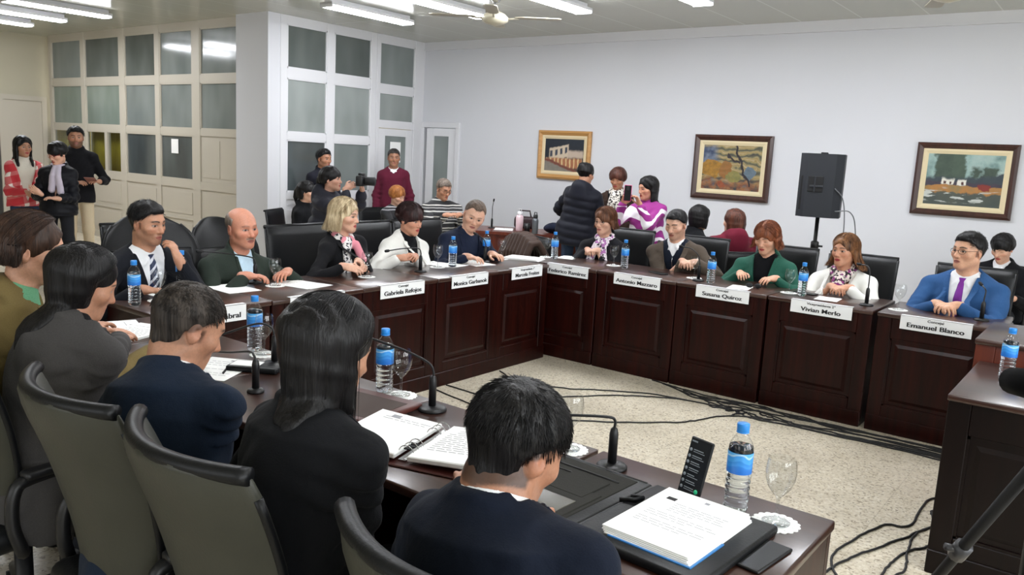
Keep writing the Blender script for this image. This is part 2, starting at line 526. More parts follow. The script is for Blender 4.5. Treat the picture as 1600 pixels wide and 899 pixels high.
        for sd, sg in (('R', 1), ('L', -1)):
            n0 = b.N-b.up*.022*b.s
            g.cone(n0, b.S[sd]+b.up*.006, .044*b.s+off*.5, .044*b.s+off*.8, k=.045)
    def arm(b, g, sd, off, k=.03, cuff=.0, ribs=0., hand_end=.036):
        S, E, W = b.S[sd], b.E[sd], b.W[sd]; s = b.s*(1 if b.sex == 'm' else .9)
        W = W-nrm(W-E)*hand_end
        rr = [(S-nrm(S-b.N)*.006, E, .046*s+off, .041*s+off), (E, W, .041*s+off, .027*s+off*.8+cuff)]
        for a, c, r1, r2 in rr:
            if not ribs: g.cone(a, c, r1, r2, k=k)
            else:
                Ln = np.linalg.norm(c-a); n = max(2, int(round(Ln/ribs))); 
                for i in range(n):
                    p = a+(c-a)*i/n; q = a+(c-a)*(i+1)/n; r = r1+(r2-r1)*(i+.5)/n
                    g.ell((p+q)/2, (r+.008, r+.008, Ln/n*.72), M=frame(c-a), k=.008)
                g.cone(a, c, r1-.006, r2-.006, k=.01)

def frame(z):
    z = nrm(z); x = np.cross(z, (0, 0, 1.) if abs(z[2]) < .9 else (0, 1., 0)); x = nrm(x); y = np.cross(z, x)
    return np.stack([x, y, z], 1)

def add_hand(g, W, d, n, cu, right, s=1.):
    t = np.cross(n, d)*(1 if right else -1)          # thumb side
    M = np.stack([t, d, n], 1)
    def p(a, b_, c): return W+(t*a+d*b_+n*c)*s
    g.ell(p(0, .045, -.003), np.array([.040, .052, .0155])*s, M=M, k=.012)
    g.cone(p(0, -.03, 0), p(0, .02, 0), .027*s, .025*s, k=.02)
    for i, (o, L) in enumerate(((.030, .070), (.010, .080), (-.011, .074), (-.030, .058))):
        b0 = np.array([o, .082-abs(o-.008)*.2, 0.]); ang = .12+cu*.35; pts = [b0]; q = b0
        for j, f in enumerate((.44, .32, .24)):
            q = q+np.array([o*.12, math.cos(ang), -math.sin(ang)])*L*f; pts.append(q); ang += cu*(.75+.1*i)
        g.chain([p(*v) for v in pts], np.array([.0092, .0085, .0078, .0068])*s, k=.005)
    b0 = np.array([.026, .012, -.006]); k1 = b0+np.array([.028, .028, -.010]); k2 = k1+np.array([.006, .028, -.006-.012*cu]); k3 = k2+np.array([-.006, .022, -.004-.01*cu])
    g.chain([p(*v) for v in (b0, k1, k2, k3)], np.array([.015, .0115, .0098, .008])*s, k=.008)

def add_head(b, g, F):
    hp, M, h = b.hp, b.Hm, b.hs
    def E(c, r, k=.0, op=None, MM=None): g.ell(hp(c), np.array(r)*h, M=M if MM is None else M @ MM, k=k*h, op=op)
    def C(a, c, r1, r2=None, k=.0, op=None): g.cone(hp(a), hp(c), r1*h, (r1 if r2 is None else r2)*h, k=k*h, op=op)
    fw, jw, fat = F.get('fw', 1.), F.get('jw', 1. if b.sex == 'm' else .86), F.get('hfat', 0.)
    E((0, -.014, .034), (.0755*fw, .0965, .082))
    E((0, .020, -.018), (.0625*fw+fat, .071, .088), k=.035)
    for sg in (-1, 1):
        C((sg*.050*jw, -.002, -.058), (sg*.016*jw, .062, -.094), .021+fat, .017+fat*.5, k=.03)
        E((sg*.041*fw, .052, -.024), (.026+fat*.5, .024, .022), k=.025)
    C((0, .030, -.076), (0, .068, -.096), .030+fat, .0165, k=.03)
    C((-.028, .074, .0185), (.028, .074, .0185), .0125, k=.022)
    for sg in (-1, 1):
        E((sg*.0325, .099, .001), (.021, .020, .0125), k=.016, op=g.cut)
        E((sg*.0315, .0705, .000), (.0145, .0135, .0125), k=.004)
        C((sg*.020, .080, .0075), (sg*.043, .073, .006), .0035, k=.005)
    ns = F.get('nose', 1. if b.sex == 'm' else .88)
    C((0, .081, .010), (0, .098*.5+.0485+.006*ns, -.030), .0075, .0115*ns, k=.012)
    E((0, .098+.004*ns, -.034), (.0115*ns, .011, .0095), k=.008)
    for sg in (-1, 1): E((sg*.0125*ns, .0905, -.037), (.0075, .0095, .0075), k=.006)
    E((0, .076, -.064), (.028, .016, .024), k=.014)
    C((-.019, .0815, -.0625), (.019, .0815, -.0625), .0050, k=.006); E((0, .090, -.0615), (.012, .0055, .0048), k=.006)
    C((-.015, .0835, -.0715), (.015, .0835, -.0715), .0058, k=.005)
    C((-.022, .0935, -.0668), (.022, .0935, -.0668), .0030, k=.004, op=g.cut)
    for sg in (-1, 1):
        R = rotz(sg*-.35) @ rotx(.12)
        E((sg*.0775*fw, -.010, -.010), (.0085, .019, .031), k=.008, MM=R)
        E((sg*.0870*fw, -.004, -.004), (.0065, .010, .017), k=.005, op=g.cut, MM=R)
    nr = .057 if b.sex == 'm' else .048
    g.cone(b.N+b.fw*.016-b.up*.03, hp((0, -.024, -.07)), nr*b.s*F.get('neck', 1.)+.004, nr*b.s*F.get('neck', 1.), k=.03)

def face_colors(b, F):
    tone = np.array(lin(F.get('skin', (.80, .60, .48)))); hc = np.array(lin(F.get('hc', (.09, .07, .06))))
    lipc = np.array(lin(F.get('lips', (.62, .36, .32) if b.sex == 'm' else (.68, .25, .25))))
    def sm(x): return np.clip(x, 0, 1)
    def fn(V):
        x, y, z = b.hq(V[:, 0], V[:, 1], V[:, 2]); n = len(V); c = np.tile(tone, (n, 1))
        def mixin(m, col):
            nonlocal c; m = sm(m)[:, None]; c = c*(1-m)+np.asarray(col)*m
        ax = np.abs(x); inh = (z > -.13) & (np.sqrt(x*x+y*y) < .13); fr = inh & (y > .03)
        red = np.stack([tone[0]*1.03, tone[1]*.80, tone[2]*.76])
        mixin(.55*np.exp(-((ax-.045)/.018)**2-((z+.03)/.016)**2)*fr, red)
        mixin(.5*np.exp(-(x/.014)**2-((z+.034)/.012)**2)*(y > .085)*inh, red)
        mixin(.5*np.exp(-((ax-.08)/.015)**2-((z+.01)/.03)**2)*inh*(y < .03), red)
        bd = F.get('beard', 0.)
        if bd:
            reg = np.maximum(sm((-.040-z)/.012)*sm((y+.0)/.02), sm((-.02-z)/.02)*sm((ax-.050)/.01)*sm((y+.012)/.01)*(y < .06))*inh*sm((z+.135)/.02)
            mixin(bd*reg, hc)
        mixin(sm(1.25-((x/.0235)**2+((z+.0668)/(.0085+.003*(1-sm(ax/.024))))**2))*2.2*(y > .068)*inh, lipc)
        mixin(np.exp(-((z+.0668)/.0016)**2)*(ax < .023)*(y > .07)*inh*.75, lipc*.3)
        bz = .0225+.004*np.sin(np.clip((ax-.012)/.038, 0, 1)*PI)-.08*np.maximum(ax-.040, 0)
        mixin(F.get('brow', 1.)*sm(1.6-np.abs(z-bz)/F.get('bw', .0034 if b.sex == 'm' else .0027))*sm((ax-.010)/.004)*sm((.054-ax)/.006)*fr, hc)
        if F.get('mous'):
            mixin(sm(1.6-np.abs(z+.052+.10*np.maximum(ax-.01, 0))/.0055)*sm((.030-ax)/.006)*(y > .06)*inh*.9, lin(F['mous']))
        e = ((ax-.0318)/.0145)**2+((z-.0005)/.0050)**2
        if F.get('eyes', True):
            mixin(sm((1.25-e)*3)*(y > .055)*inh, np.array((.40, .35, .32)))
            ir = np.sqrt((ax-.0318-F.get('look', 0)*np.sign(x))**2+(z-.0005)**2)
            mixin(sm((.0080-ir)/.0014)*(e < 1.5)*(y > .055)*inh, (.022, .012, .008))
            mixin(sm(1-np.abs(np.sqrt(e)-1.12)/.22)*(z > -.001)*(y > .055)*inh*.9, hc*.5+.003)
        else:
            mixin(sm(1-np.abs(z+.004+.004*((ax-.032)/.014)**2)/.0022)*sm((.016-np.abs(ax-.032))/.003)*(y > .05)*inh, hc*.5+.003)
        mixin(sm(1-np.sqrt((ax-.0085)**2+(z+.0425)**2)/.0042)*(y > .083)*inh*.7, tone*.2)
        if F.get('scalp', 0):
            kp = hair_keep(F.get('scalpstyle', 'short'), x, y, z)
            mixin(F['scalp']*sm(-kp/.006)*inh*(z > -.115)*np.clip((z+F.get('fadez', .16))/.08, 0, 1), hc)
        return c
    return fn

def hair_keep(style, x, y, z):
    if style == 'bald':
        return np.maximum(np.maximum((y-.022)*.8+np.maximum(z-.0, 0)*.0, z-.068+.35*np.maximum(y, -.05)), -.072-z)
    if style == 'recede':
        A = (y-.006)*.60-(z-.012)*.8+.02*np.exp(-((np.abs(x)-.045)/.02)**2)
    else: A = (y-.012)*.60-(z-.010)*.8+.008*np.exp(-((np.abs(x)-.050)/.018)**2)
    B = np.maximum(y-.004-.25*np.maximum(z, -.05), (-.100 if style == 'full' else -.080)+.55*np.maximum(np.abs(x)-.018, 0)-z)
    B = np.maximum(B, (.021-np.sqrt((y+.008)**2+.5*(z+.010)**2))*(np.abs(x) > .045)-.05*(np.abs(x) <= .045))
    side = np.maximum(np.maximum(np.abs(y-.014)-.010, np.abs(z+.012)-.022), .055-np.abs(x))
    return np.minimum(np.minimum(A, B), side)

CAPC = np.array([0, -.014, .034]); CAPR = np.array([.0755, .0965, .082])
def locks(b, n, rng, az=(60, 180), L=.25, th=.014, conv=0., cx=0., sidecut=(0., 0.), part=0., jit=.0, side=None, flare=.01, front_over=False, nd=10, curl=0., margin=.016, lift=0., wave=0.):
    out = []
    for i in range(n):
        sg = (1 if i % 2 else -1) if side is None else side
        a = az[0]+(az[1]-az[0])*((i//2+.5)/(n/2) if side is None and jit == 0 else rng.rand()); a = math.radians(a+rng.randn()*3*(jit > 0))
        f = (math.degrees(a)-az[0])/max(1, 180-az[0])
        u0 = nrm((part+sg*.10, .75-1.35*f, 1)); u1 = nrm((sg*math.sin(a), math.cos(a), -.12)); 
        om = math.acos(max(-1, min(1, u0 @ u1))); t = np.linspace(0, 1, 8)
        U = (np.sin((1-t)*om)[:, None]*u0+np.sin(t*om)[:, None]*u1)/math.sin(om)
        R = CAPR+th+rng.rand()*jit+lift
        pts = [b.hp(CAPC+u*R) for u in U]
        p = pts[-1].copy(); L_ = L*(1-sidecut[0 if sg < 0 else 1]*(1-f)); rad = b.Hm @ np.array([math.sin(a)*sg, math.cos(a), 0]); ln = L_*(1+(rng.rand()-.5)*(.08+jit*6)); ph = rng.rand()*6.28
        for j in range(nd):
            f2 = (j+1)/nd
            q = p+np.array([0, 0, -ln*f2])+rad*(flare*math.sin(f2*PI*.5)*2-curl*f2*f2)+rad*wave*math.sin(f2*9+a*3)
            if conv: q = q-b.rt*((q-b.N) @ b.rt-cx)*conv*f2
            if jit: q = q+np.array([math.cos(ph), math.sin(ph), 0])*jit*.6*f2
            for _ in range(3):                      # keep the hair outside the shoulders and back
                x, y, z = b.q(*q); tt = z/b.L
                if tt < 1.05:
                    w = np.interp(tt, b.ts, b.tw)+margin; d = np.interp(tt, b.ts, b.td)+margin; y0 = np.interp(tt, b.ts, b.ty)
                    r = math.hypot(x/w, (y-y0)/d)
                    if r < 1:
                        sy = 1 if (front_over and math.degrees(a) < 100) else -1
                        ny = y0+sy*d*math.sqrt(max(0, 1-min(1, (x/w)**2))); q = q+b.fw*(ny-y)
                for sd in 'RL':
                    A = b.N-b.up*.03; B = b.S[sd]; v = B-A; t2 = np.clip(((q-A) @ v)/(v @ v), 0, 1); c = A+v*t2; dd = q-c; r0 = .048*b.s+margin*.8
                    dl = np.linalg.norm(dd)
                    if dl < r0:
                        sy = 1 if (front_over and math.degrees(a) < 100) else -1
                        dv = nrm(dd+b.fw*sy*.03+np.array([0, 0, .004])); q = c+dv*r0
            pts.append(q)
        out.append(pts)
    return np.array(out)

def make_hair(b, F, root, seed):
    st = F['hair']; style = st['style']; rng = np.random.RandomState(seed); m = st['m']
    res = st.get('res', .005); L = st.get('L', .1); th = st.get('th', .012)
    lo = b.H-np.array([.17, .17, .16+L]); hi = b.H+np.array([.17, .17, .16])
    if style not in ('short', 'full', 'bald', 'recede'):
        n = st.get('n', 34); kw = dict(az=st.get('az', (66, 180)), L=L, th=th-.007, part=st.get('part', .0), flare=st.get('flare', .0), front_over=st.get('front', False), curl=st.get('curl', 0.), wave=st.get('wave', 0.), conv=st.get('conv', 0.), cx=st.get('cx', 0.), sidecut=st.get('sidecut', (0., 0.)), margin=st.get('margin', .03))
        LP = locks(b, n, rng, **kw); lo = np.minimum(lo, LP.min((0, 1))-.04); hi = np.maximum(hi, LP.max((0, 1))+.04)
    g = G(np.arange(lo[0], hi[0], res), np.arange(lo[1], hi[1], res), np.arange(lo[2], hi[2], res))
    g.ell(b.hp(CAPC), (CAPR*np.array([F.get('fw', 1), 1, 1])+th)*b.hs, M=b.Hm)
    hlo, hhi = b.H-.16, b.H+.16
    if style in ('short', 'full', 'bald', 'recede'):
        if style != 'bald': g.cone(b.hp((0, -.030, -.015)), b.hp((0, -.034, -.078 if style == 'short' else -.100)), (.066+th*.5)*b.hs, (.052 if style == 'short' else .051)*b.hs, k=.02)
        if st.get('quiff'): g.ell(b.hp((0, .012, .072)), np.array((.060, .074, .046+.014*st['quiff']))*b.hs, M=b.Hm, k=.02)
        def keep(X, Y, Z):
            x, y, z = b.hq(X, Y, Z); return -np.maximum(hair_keep(style, x, y, z), 0)*b.hs-1e-4 if False else -hair_keep(style, x, y, z)*b.hs
        g.field(hlo, hhi, keep, k=.012, op=g.cut)
        def tap(X, Y, Z):
            x, y, z = b.hq(X, Y, Z); return g.d[g.sl(hlo, hhi)]+(th-.002)*np.maximum(np.clip((.03-z)/.09, 0, 1)*(.45 if style == 'full' else 1), .85*np.clip(1+hair_keep(style, x, y, z)/.020, 0, 1))
        sl = g.sl(hlo, hhi); g.d[sl] = tap(*g.P(sl))
    else:
        fz = st.get('fringe', 0.)          # lower = more fringe
        c = (st.get('fx', 0), .108, -.040-fz); r = (.060*st.get('open', 1.), .088, .098-fz*.5)
        g.ell(b.hp(c), np.array(r)*b.hs, M=b.Hm, k=.012, op=g.cut)
        # nothing in front of the neck
        def nk(X, Y, Z):
            x, y, z = b.hq(X, Y, Z); return np.maximum(np.maximum(z+.02, .004-y), np.abs(x)-.056)
        g.field(b.H-.16, b.H+.16, nk, k=.01, op=g.cut)
        for p in LP:
            k = len(p); rr = np.interp(np.linspace(0, 1, k), [0, .35, .8, 1], [.010, st.get('lr', .015), st.get('lr', .015)*.85, .005])
            g.chain(list(p), rr, k=.012)
        if fz > 0 and st.get('bangs'):
            for i in range(14 if st.get('bangs') else 0):
                x = -.058+.009*i; yy = lambda z, a: -.014+.0965*math.sqrt(max(.05, 1-((z-.034)/.082)**2-(x*a/.0755)**2))
                g.chain([b.hp(v) for v in ((x*.5+.01, .03, .116), (x*.9+.004, yy(.088, .9)+.004, .088), (x*1.05, yy(.055, 1.05)+.006, .055), (x*1.1, yy(.03, 1.1)+.007, .048-fz*.3+rng.rand()*.014))], np.array([.012, .009, .006, .002]), k=.008)
        if st.get('bun'):
            g.ell(b.hp((0, -.10, .075)), np.array([.04, .035, .04]), M=b.Hm, k=.02)
        if st.get('tail'):
            g.chain([b.hp((0, -.10, .03)), b.hp((0, -.135, .0)), b.hp((0.01, -.14, -.08)), b.hp((.0, -.125, -.17))], [.022, .026, .024, .008], k=.02)
    msk = np.abs(g.d) < .02
    I, J, K = np.nonzero(msk)
    g.d[I, J, K] += (.0016*st.get('mess', 1.)*wob(g.x[I], g.y[J], g.z[K], seed, 190, 5, (1, 1, .22))).astype(F32)
    o = g.mesh('hair', m, root, smooth_it=1)
    ns = st.get('strands', 0)
    if ns and style not in ('short', 'full', 'bald', 'recede'):
        kw['th'] = th+.002; kw['jit'] = .012
        P = locks(b, ns, rng, nd=12, **kw)
        s2 = strands('hair_strands', P, rng.uniform(.0006, .0013, len(P)), m, o)
    elif ns:
        P = []; cx = np.array(st.get('crown', (0, -.06, .10)))
        while len(P) < ns:
            u = nrm(rng.randn(3)); p = CAPC+u*(CAPR+th-.003-(th-.002)*np.clip((.03-(CAPC+u*CAPR)[2])/.09, 0, 1)*.8)
            kk = hair_keep(style, *p)
            if kk > -.002 or (abs(p[0]) > .05 and p[1] > -.035 and p[2] < .035 and rng.rand() < .85): continue
            nn = nrm(u/CAPR); dr = p-cx; dr = dr-nn*(dr @ nn); dr = nrm(dr)
            cv = st.get('comb'); 
            if cv is not None and p[2] > st.get('combz', .02): dr = nrm(dr*.4+np.array(cv)-nn*(np.array(cv) @ nn))
            dr = nrm(dr+rng.randn(3)*st.get('rnd', .15)); dr = dr-nn*(dr @ nn)
            ln = st.get('slen', .03)*(.6+.7*rng.rand())*(1 if p[2] > .03 else st.get('fade', .6)); up_ = st.get('up', .25)
            pts = []
            for t in np.linspace(0, 1, 6):
                q = p+dr*ln*t+nn*(ln*up_*(t-.6*t*t))
                e = (q-CAPC)/(CAPR+th*.4); le = np.linalg.norm(e)
                if le < 1: q = CAPC+(q-CAPC)/le
                pts.append(b.hp(q))
            P.append(pts)
        strands('hair_strands', np.array(P), rng.uniform(.0006, .0011, len(P)), m, o)
    return o

def ring(b, rx, ry, zf, zb, y0, a0, a1, n=13):
    """points around the neck base; angle from the front, degrees"""
    out = []
    for a in np.radians(np.linspace(a0, a1, n)):
        f = .5+.5*math.cos(a); out.append(b.N+b.rt*rx*math.sin(a)+b.fw*(ry*math.cos(a)+y0)+b.up*(zb+(zf-zb)*f))
    return out

def garment(b, root, c, seed):
    off = c.get('off', .014); hem = c.get('hem', -.16); res = c.get('res', .0095); slv = c.get('sleeve', True); k = c.get('k', .03)
    ps = [b.tp(x, y, t) for x in (-.3, .3) for y in (-.24, .27) for t in (max(hem, -.3), 1.12)]
    if slv: ps += [p+d for sd in 'RL' for p in (b.E[sd], b.W[sd], b.S[sd]) for d in (-.11, .11)]
    if c.get('collar') in ('scarf', 'hood'): ps += [b.N+.16, b.N-.16]
    lo = np.min(ps, 0); hi = np.max(ps, 0)
    g = G(*[np.arange(l, h, res) for l, h in zip(lo, hi)])
    V = c.get('V'); vw = c.get('vw', .075)
    if c.get('torso', True):
        b.torso(g, off, hem, ribs=c.get('ribs', 0.))
    if slv:
        for sd in c.get('arms', 'RL'): b.arm(g, sd, c.get('aoff', off*.75), k=k, cuff=c.get('cuff', .004), ribs=c.get('ribs', 0.), hand_end=c.get('hand_end', .036))
    if c.get('skirt'):
        g.cone(b.P+b.up*.0, b.P-np.array([0, 0, c['skirt']]), .16, .20, k=.05)
    # folds
    fold = c.get('fold', .006)
    I, J, K = np.nonzero(np.abs(g.d) < .03)
    X, Y, Z = g.x[I], g.y[J], g.z[K]
    dsp = fold*wob(X, Y, Z, seed, c.get('ff', 26.), 6, (1, 1, .6))+fold*.45*wob(X, Y, Z, seed+7, c.get('ff', 26.)*2.1, 5)
    if slv:                               # creases gather at the elbow and armpit
        for sd in 'RL':
            dE = np.sqrt((X-b.E[sd][0])**2+(Y-b.E[sd][1])**2+(Z-b.E[sd][2])**2); u = nrm(b.W[sd]-b.S[sd])
            s_ = (X-b.E[sd][0])*u[0]+(Y-b.E[sd][1])*u[1]+(Z-b.E[sd][2])*u[2]
            dsp = dsp+c.get('crease', .006)*np.exp(-(dE/.12)**2)*np.sin(s_*95+3*wob(X, Y, Z, seed+3, 12, 3))
            A = b.S[sd]-b.up*.10-b.rt*(.05 if sd == 'R' else -.05); dA = np.sqrt((X-A[0])**2+(Y-A[1])**2+(Z-A[2])**2)
            dsp = dsp+c.get('crease', .006)*.9*np.exp(-(dA/.11)**2)*np.sin((X*b.rt[0]+Z)*70*1.0+dA*60)
    if V is not None:
        x, y, z = b.q(X, Y, Z); t = z/b.L; w = np.clip((t-V)/(1-V), 0, 1.3)*vw
        e = np.abs(x)-w
        lw = c.get('lw', .055)
        if c.get('placket'): dsp = dsp-.005*((np.abs(x) < .03) & (y > 0) & (t <= V))
    elif c.get('placket'):
        x, y, z = b.q(X, Y, Z); dsp = dsp-.005*((np.abs(x) < .022) & (y > 0))
    g.d[I, J, K] += np.minimum(dsp, c.get('inw', .0045)).astype(F32)
    col = c.get('collar')
    if col == 'lapel':
        pts = ring(b, .074*b.s, .066*b.s, -.055, .022, .012, 42, 318, 17); rr = np.full(17, .0125)
        g.chain(pts, rr, k=.012)
        if V is not None: pass
    elif col == 'shirt':
        pts = ring(b, .062*b.s, .056*b.s, -.016, .032, .016, 12, 348, 17); g.chain(pts, np.full(17, .0105), k=.008)
        for sg in (-1, 1):
            p0 = pts[0 if sg > 0 else -1]; p1 = b.tp(sg*.045, b.front(.90, .04, off)+.004, .905); g.chain([p0, p0*.5+p1*.5+b.fw*.006, p1], [.012, .013, .006], k=.008)
    elif col == 'stand':
        for dz, r in ((.0, .016), (.022, .014), (.042, .011)):
            pts = ring(b, (.074+dz*.1)*b.s, (.070+dz*.1)*b.s, -.045+dz, .022+dz, .014, c.get('ca', 25), 360-c.get('ca', 25), 17); g.chain(pts, np.full(17, r), k=.012)
    elif col == 'fold':                  # wide open coat collar
        for rr_, dz, r in ((.078, .006, .018), (.098, -.006, .016)):
            pts = ring(b, rr_*b.s, (rr_-.004)*b.s, -.075+dz, .026+dz, .016, 30, 330, 17); g.chain(pts, np.full(17, r), k=.014)
    elif col == 'turtle':
        for dz in (-.01, .018, .044):
            pts = ring(b, .058*b.s, .056*b.s, -.030+dz, .006+dz, .020, 0, 360, 19); g.chain(pts, np.full(19, .015), k=.010)
    elif col == 'crew':
        pts = ring(b, .066*b.s, .064*b.s, -.045, .012, .016, 0, 360, 19); g.chain(pts, np.full(19, .010), k=.008)
    elif col == 'scarf':
        for dz, r, rr_ in ((-.012, .030, .072), (.024, .027, .066)):
            pts = ring(b, rr_*b.s, rr_*b.s, -.04+dz, .01+dz, .02, 0, 360, 19); g.chain(pts, r*(1+.16*np.sin(np.arange(19)*2.1+seed)), k=.014)
        for sg, t1 in c.get('tails', ((-.25, .50), (.25, .56))):
            pts = [b.tp(sg*.12*(1+.3*j), b.front(t, sg*.12, .03)+.012, t) for j, t in enumerate(np.linspace(.93, t1, 6))]
            g.chain(pts, np.interp(range(6), [0, 5], [.028, .036])*c.get('tw', 1.), k=.015)
    elif col == 'hood':
        for a_, dz, r in ((.082, .02, .030), (.095, -.015, .034)):
            pts = ring(b, a_, a_+.012, -.05+dz, .03+dz, .004, 60, 300, 15); g.chain(pts, np.full(15, r), k=.02)
        g.ell(b.tp(0, -.105, .90), (.10, .05, .11), M=np.stack([b.rt, b.fw, b.up], 1), k=.04)
    def fs(x, t, y0=.34):
        ys = np.arange(y0, -.06, -.003); P = b.tp(0, 0, t)+b.rt*x+b.fw*ys[:, None]
        ix = [np.clip(np.rint((P[:, i]-a[0])/res).astype(int), 0, len(a)-1) for i, a in enumerate((g.x, g.y, g.z))]
        d = g.d[ix[0], ix[1], ix[2]]; j = np.nonzero(d < 0)[0]
        if not len(j): return b.front(t, x, off)
        j = j[0]
        if j == 0: return ys[0]
        return ys[j]+.003*float(np.clip(-d[j]/(d[j-1]-d[j]+1e-9), 0, 1))
    lap = None
    if V is not None and c.get('lapel', True):
        lap = []; lw = c.get('lw', .06)
        for sg in (-1, 1):
            P = []
            for t in np.linspace(.995, V, 24):
                w = np.clip((t-V)/(1-V), 0, 1.15)*vw; f = (t-V)/(.995-V)
                wd = lw*np.interp(f, [0, .25, .66, .70, .75, .88, 1], [.06, .55, 1., 1.02, .58, .66, .45])
                xs = [w-.003+wd*k for k in (0, .33, .66, 1)]; yy = [fs(sg*x, t) for x in xs]
                P.append((t, [sg*x for x in xs], yy))
            lap.append(P)
    if V is not None:
        def wedge(X, Y, Z):
            x, y, z = b.q(X, Y, Z); t = z/b.L; w = np.clip((t-V)/(1-V), -.2, 1.15)*vw
            return np.maximum(np.maximum(np.abs(x)-w, -(y-.0)), (V-t)*.25)
        g.field(lo, hi, wedge, k=.004, op=g.cut)
    for fn in c.get('extra', []): fn(b, g)
    o = g.mesh(c.get('name', 'jacket'), c['m'], root, smooth_it=1)
    if c.get('name') in ('shirt', 'top'): b.fs = fs
    if lap:
        for P in lap:
            yy = np.array([p[2] for p in P]); 
            for _ in range(2): yy[1:-1] = (yy[:-2]+2*yy[1:-1]+yy[2:])/4
            rows = []
            for (t, xs, _), y in zip(P, yy):
                rows.append([b.tp(x, v+.007+.003*(i == 0), t) for i, (x, v) in enumerate(zip(xs, y))]+[b.tp(x, v-.004, t) for x, v in list(zip(xs, y))[::-1]])
            mb = MB(); mb.grid(rows, close=True, smooth=False); n = len(rows); mb.f += [tuple(range(8)), tuple((n-1)*8+i for i in range(8))]; mb.mi += [0, 0]; mb.sm += [False, False]
            mb.build('lapel', c.get('lm', c['m']), o)
    return o

def strip(b, name, m, root, prof, off, thick=.006, x0=0.):
    """flat cloth strip lying on the chest: prof = [(t, halfwidth, xcentre)]"""
    ts = np.array([p[0] for p in prof]); n = 16
    tt = np.linspace(ts[0], ts[-1], n); P = []; f0 = getattr(b, 'fs', None)
    FS = (lambda x, t: f0(0, t)-.15*abs(x)) if f0 else (lambda x, t: b.front(t, x, off))
    for t in tt:
        hw = np.interp(-t, -ts, [p[1] for p in prof]); xc = np.interp(-t, -ts, [p[2] for p in prof]) if len(prof[0]) > 2 else 0.
        row = []
        for k in (-1, -.5, 0, .5, 1):
            x = xc+k*hw; row.append(b.tp(x, FS(x, t)+thick*(1-k*k*.5)+.002, t))
        for k in (1, 0, -1):
            x = xc+k*hw; row.append(b.tp(x, FS(x, t)-.004, t))
        P.append(row)
    mb = MB(); mb.grid(P, close=True); k = 8
    mb.f.append(tuple(range(k))); mb.f.append(tuple((n-1)*k+i for i in range(k))); mb.mi += [0, 0]; mb.sm += [False, False]
    return mb.build(name, m, root)

def glasses(b, root, m, r=.021, sq=.82):
    mb = MB()
    for sg in (-1, 1):
        c = np.array([sg*.0325, .097, -.001]); pts = [b.hp(c+np.array([r*math.cos(a), -.10*abs(r*math.cos(a)+sg*.0) if False else -.004*(1+sg*math.cos(a)), r*sq*math.sin(a)])) for a in np.linspace(0, 2*PI, 21)]
        mb.tube(pts, .0013, 6)
        mb.tube([b.hp(v) for v in ((sg*.053, .090, .004), (sg*.074, .06, .006), (sg*.079, -.004, .006), (sg*.080, -.02, -.006))], .0013, 6)
    mb.tube([b.hp(v) for v in ((-.0115, .098, .003), (0, .101, .005), (.0115, .098, .003))], .0013, 6)
    return mb.build('glasses', m, root)

def trousers(b, root, m, shoe, res=.014):
    s = b.s; k_ = b.k
    g = None
    if b.seat:
        kn = [np.array([sg*.11, .43*s, b.P[2]-.03]) for sg in (1, -1)]; an = [np.array([sg*.10, .40*s, .09]) for sg in (1, -1)]
    else:
        kn = [np.array([sg*.095, .03, .50*s]) for sg in (1, -1)]; an = [np.array([sg*.10, -.01, .085]) for sg in (1, -1)]
    lo = np.array([-.27, -.22, .03]); hi = np.array([.27, .62 if b.seat else .25, b.P[2]+.18])
    g = G(*[np.arange(l, h, res) for l, h in zip(lo, hi)])
    g.ell(b.P+np.array([0, 0, .0]), np.array([.158, .112, .115])*s+k_.get('fat', 0)*.6, k=.03)
    for i, sg in enumerate((1, -1)):
        hpj = b.P+np.array([sg*.082*s, 0, -.02])
        g.cone(hpj, kn[i], .084*s, .066*s, k=.04); g.cone(kn[i], an[i], .064*s, .052*s, k=.03)
    o = g.mesh('trousers', m, root, smooth_it=1)
    for i in (0, 1):
        mb = MB(); a = an[i]; P = []
        for y, w, h in ((-.085, .018, .05), (-.07, .034, .085), (0, .038, .095), (.07, .042, .06), (.13, .044, .05), (.175, .034, .04), (.19, .012, .02)):
            P.append([(a[0]+w*math.cos(t), a[1]+y, .003+max(0, h*(.5+.5*math.sin(t)) if math.sin(t) > -.5 else 0)) for t in np.linspace(0, 2*PI, 12, endpoint=False)])
        mb.grid(P, close=True); mb.f += [tuple(range(12)), tuple(range(72, 84))]; mb.mi += [0, 0]; mb.sm += [False, False]
        mb.build('shoe', shoe, root)

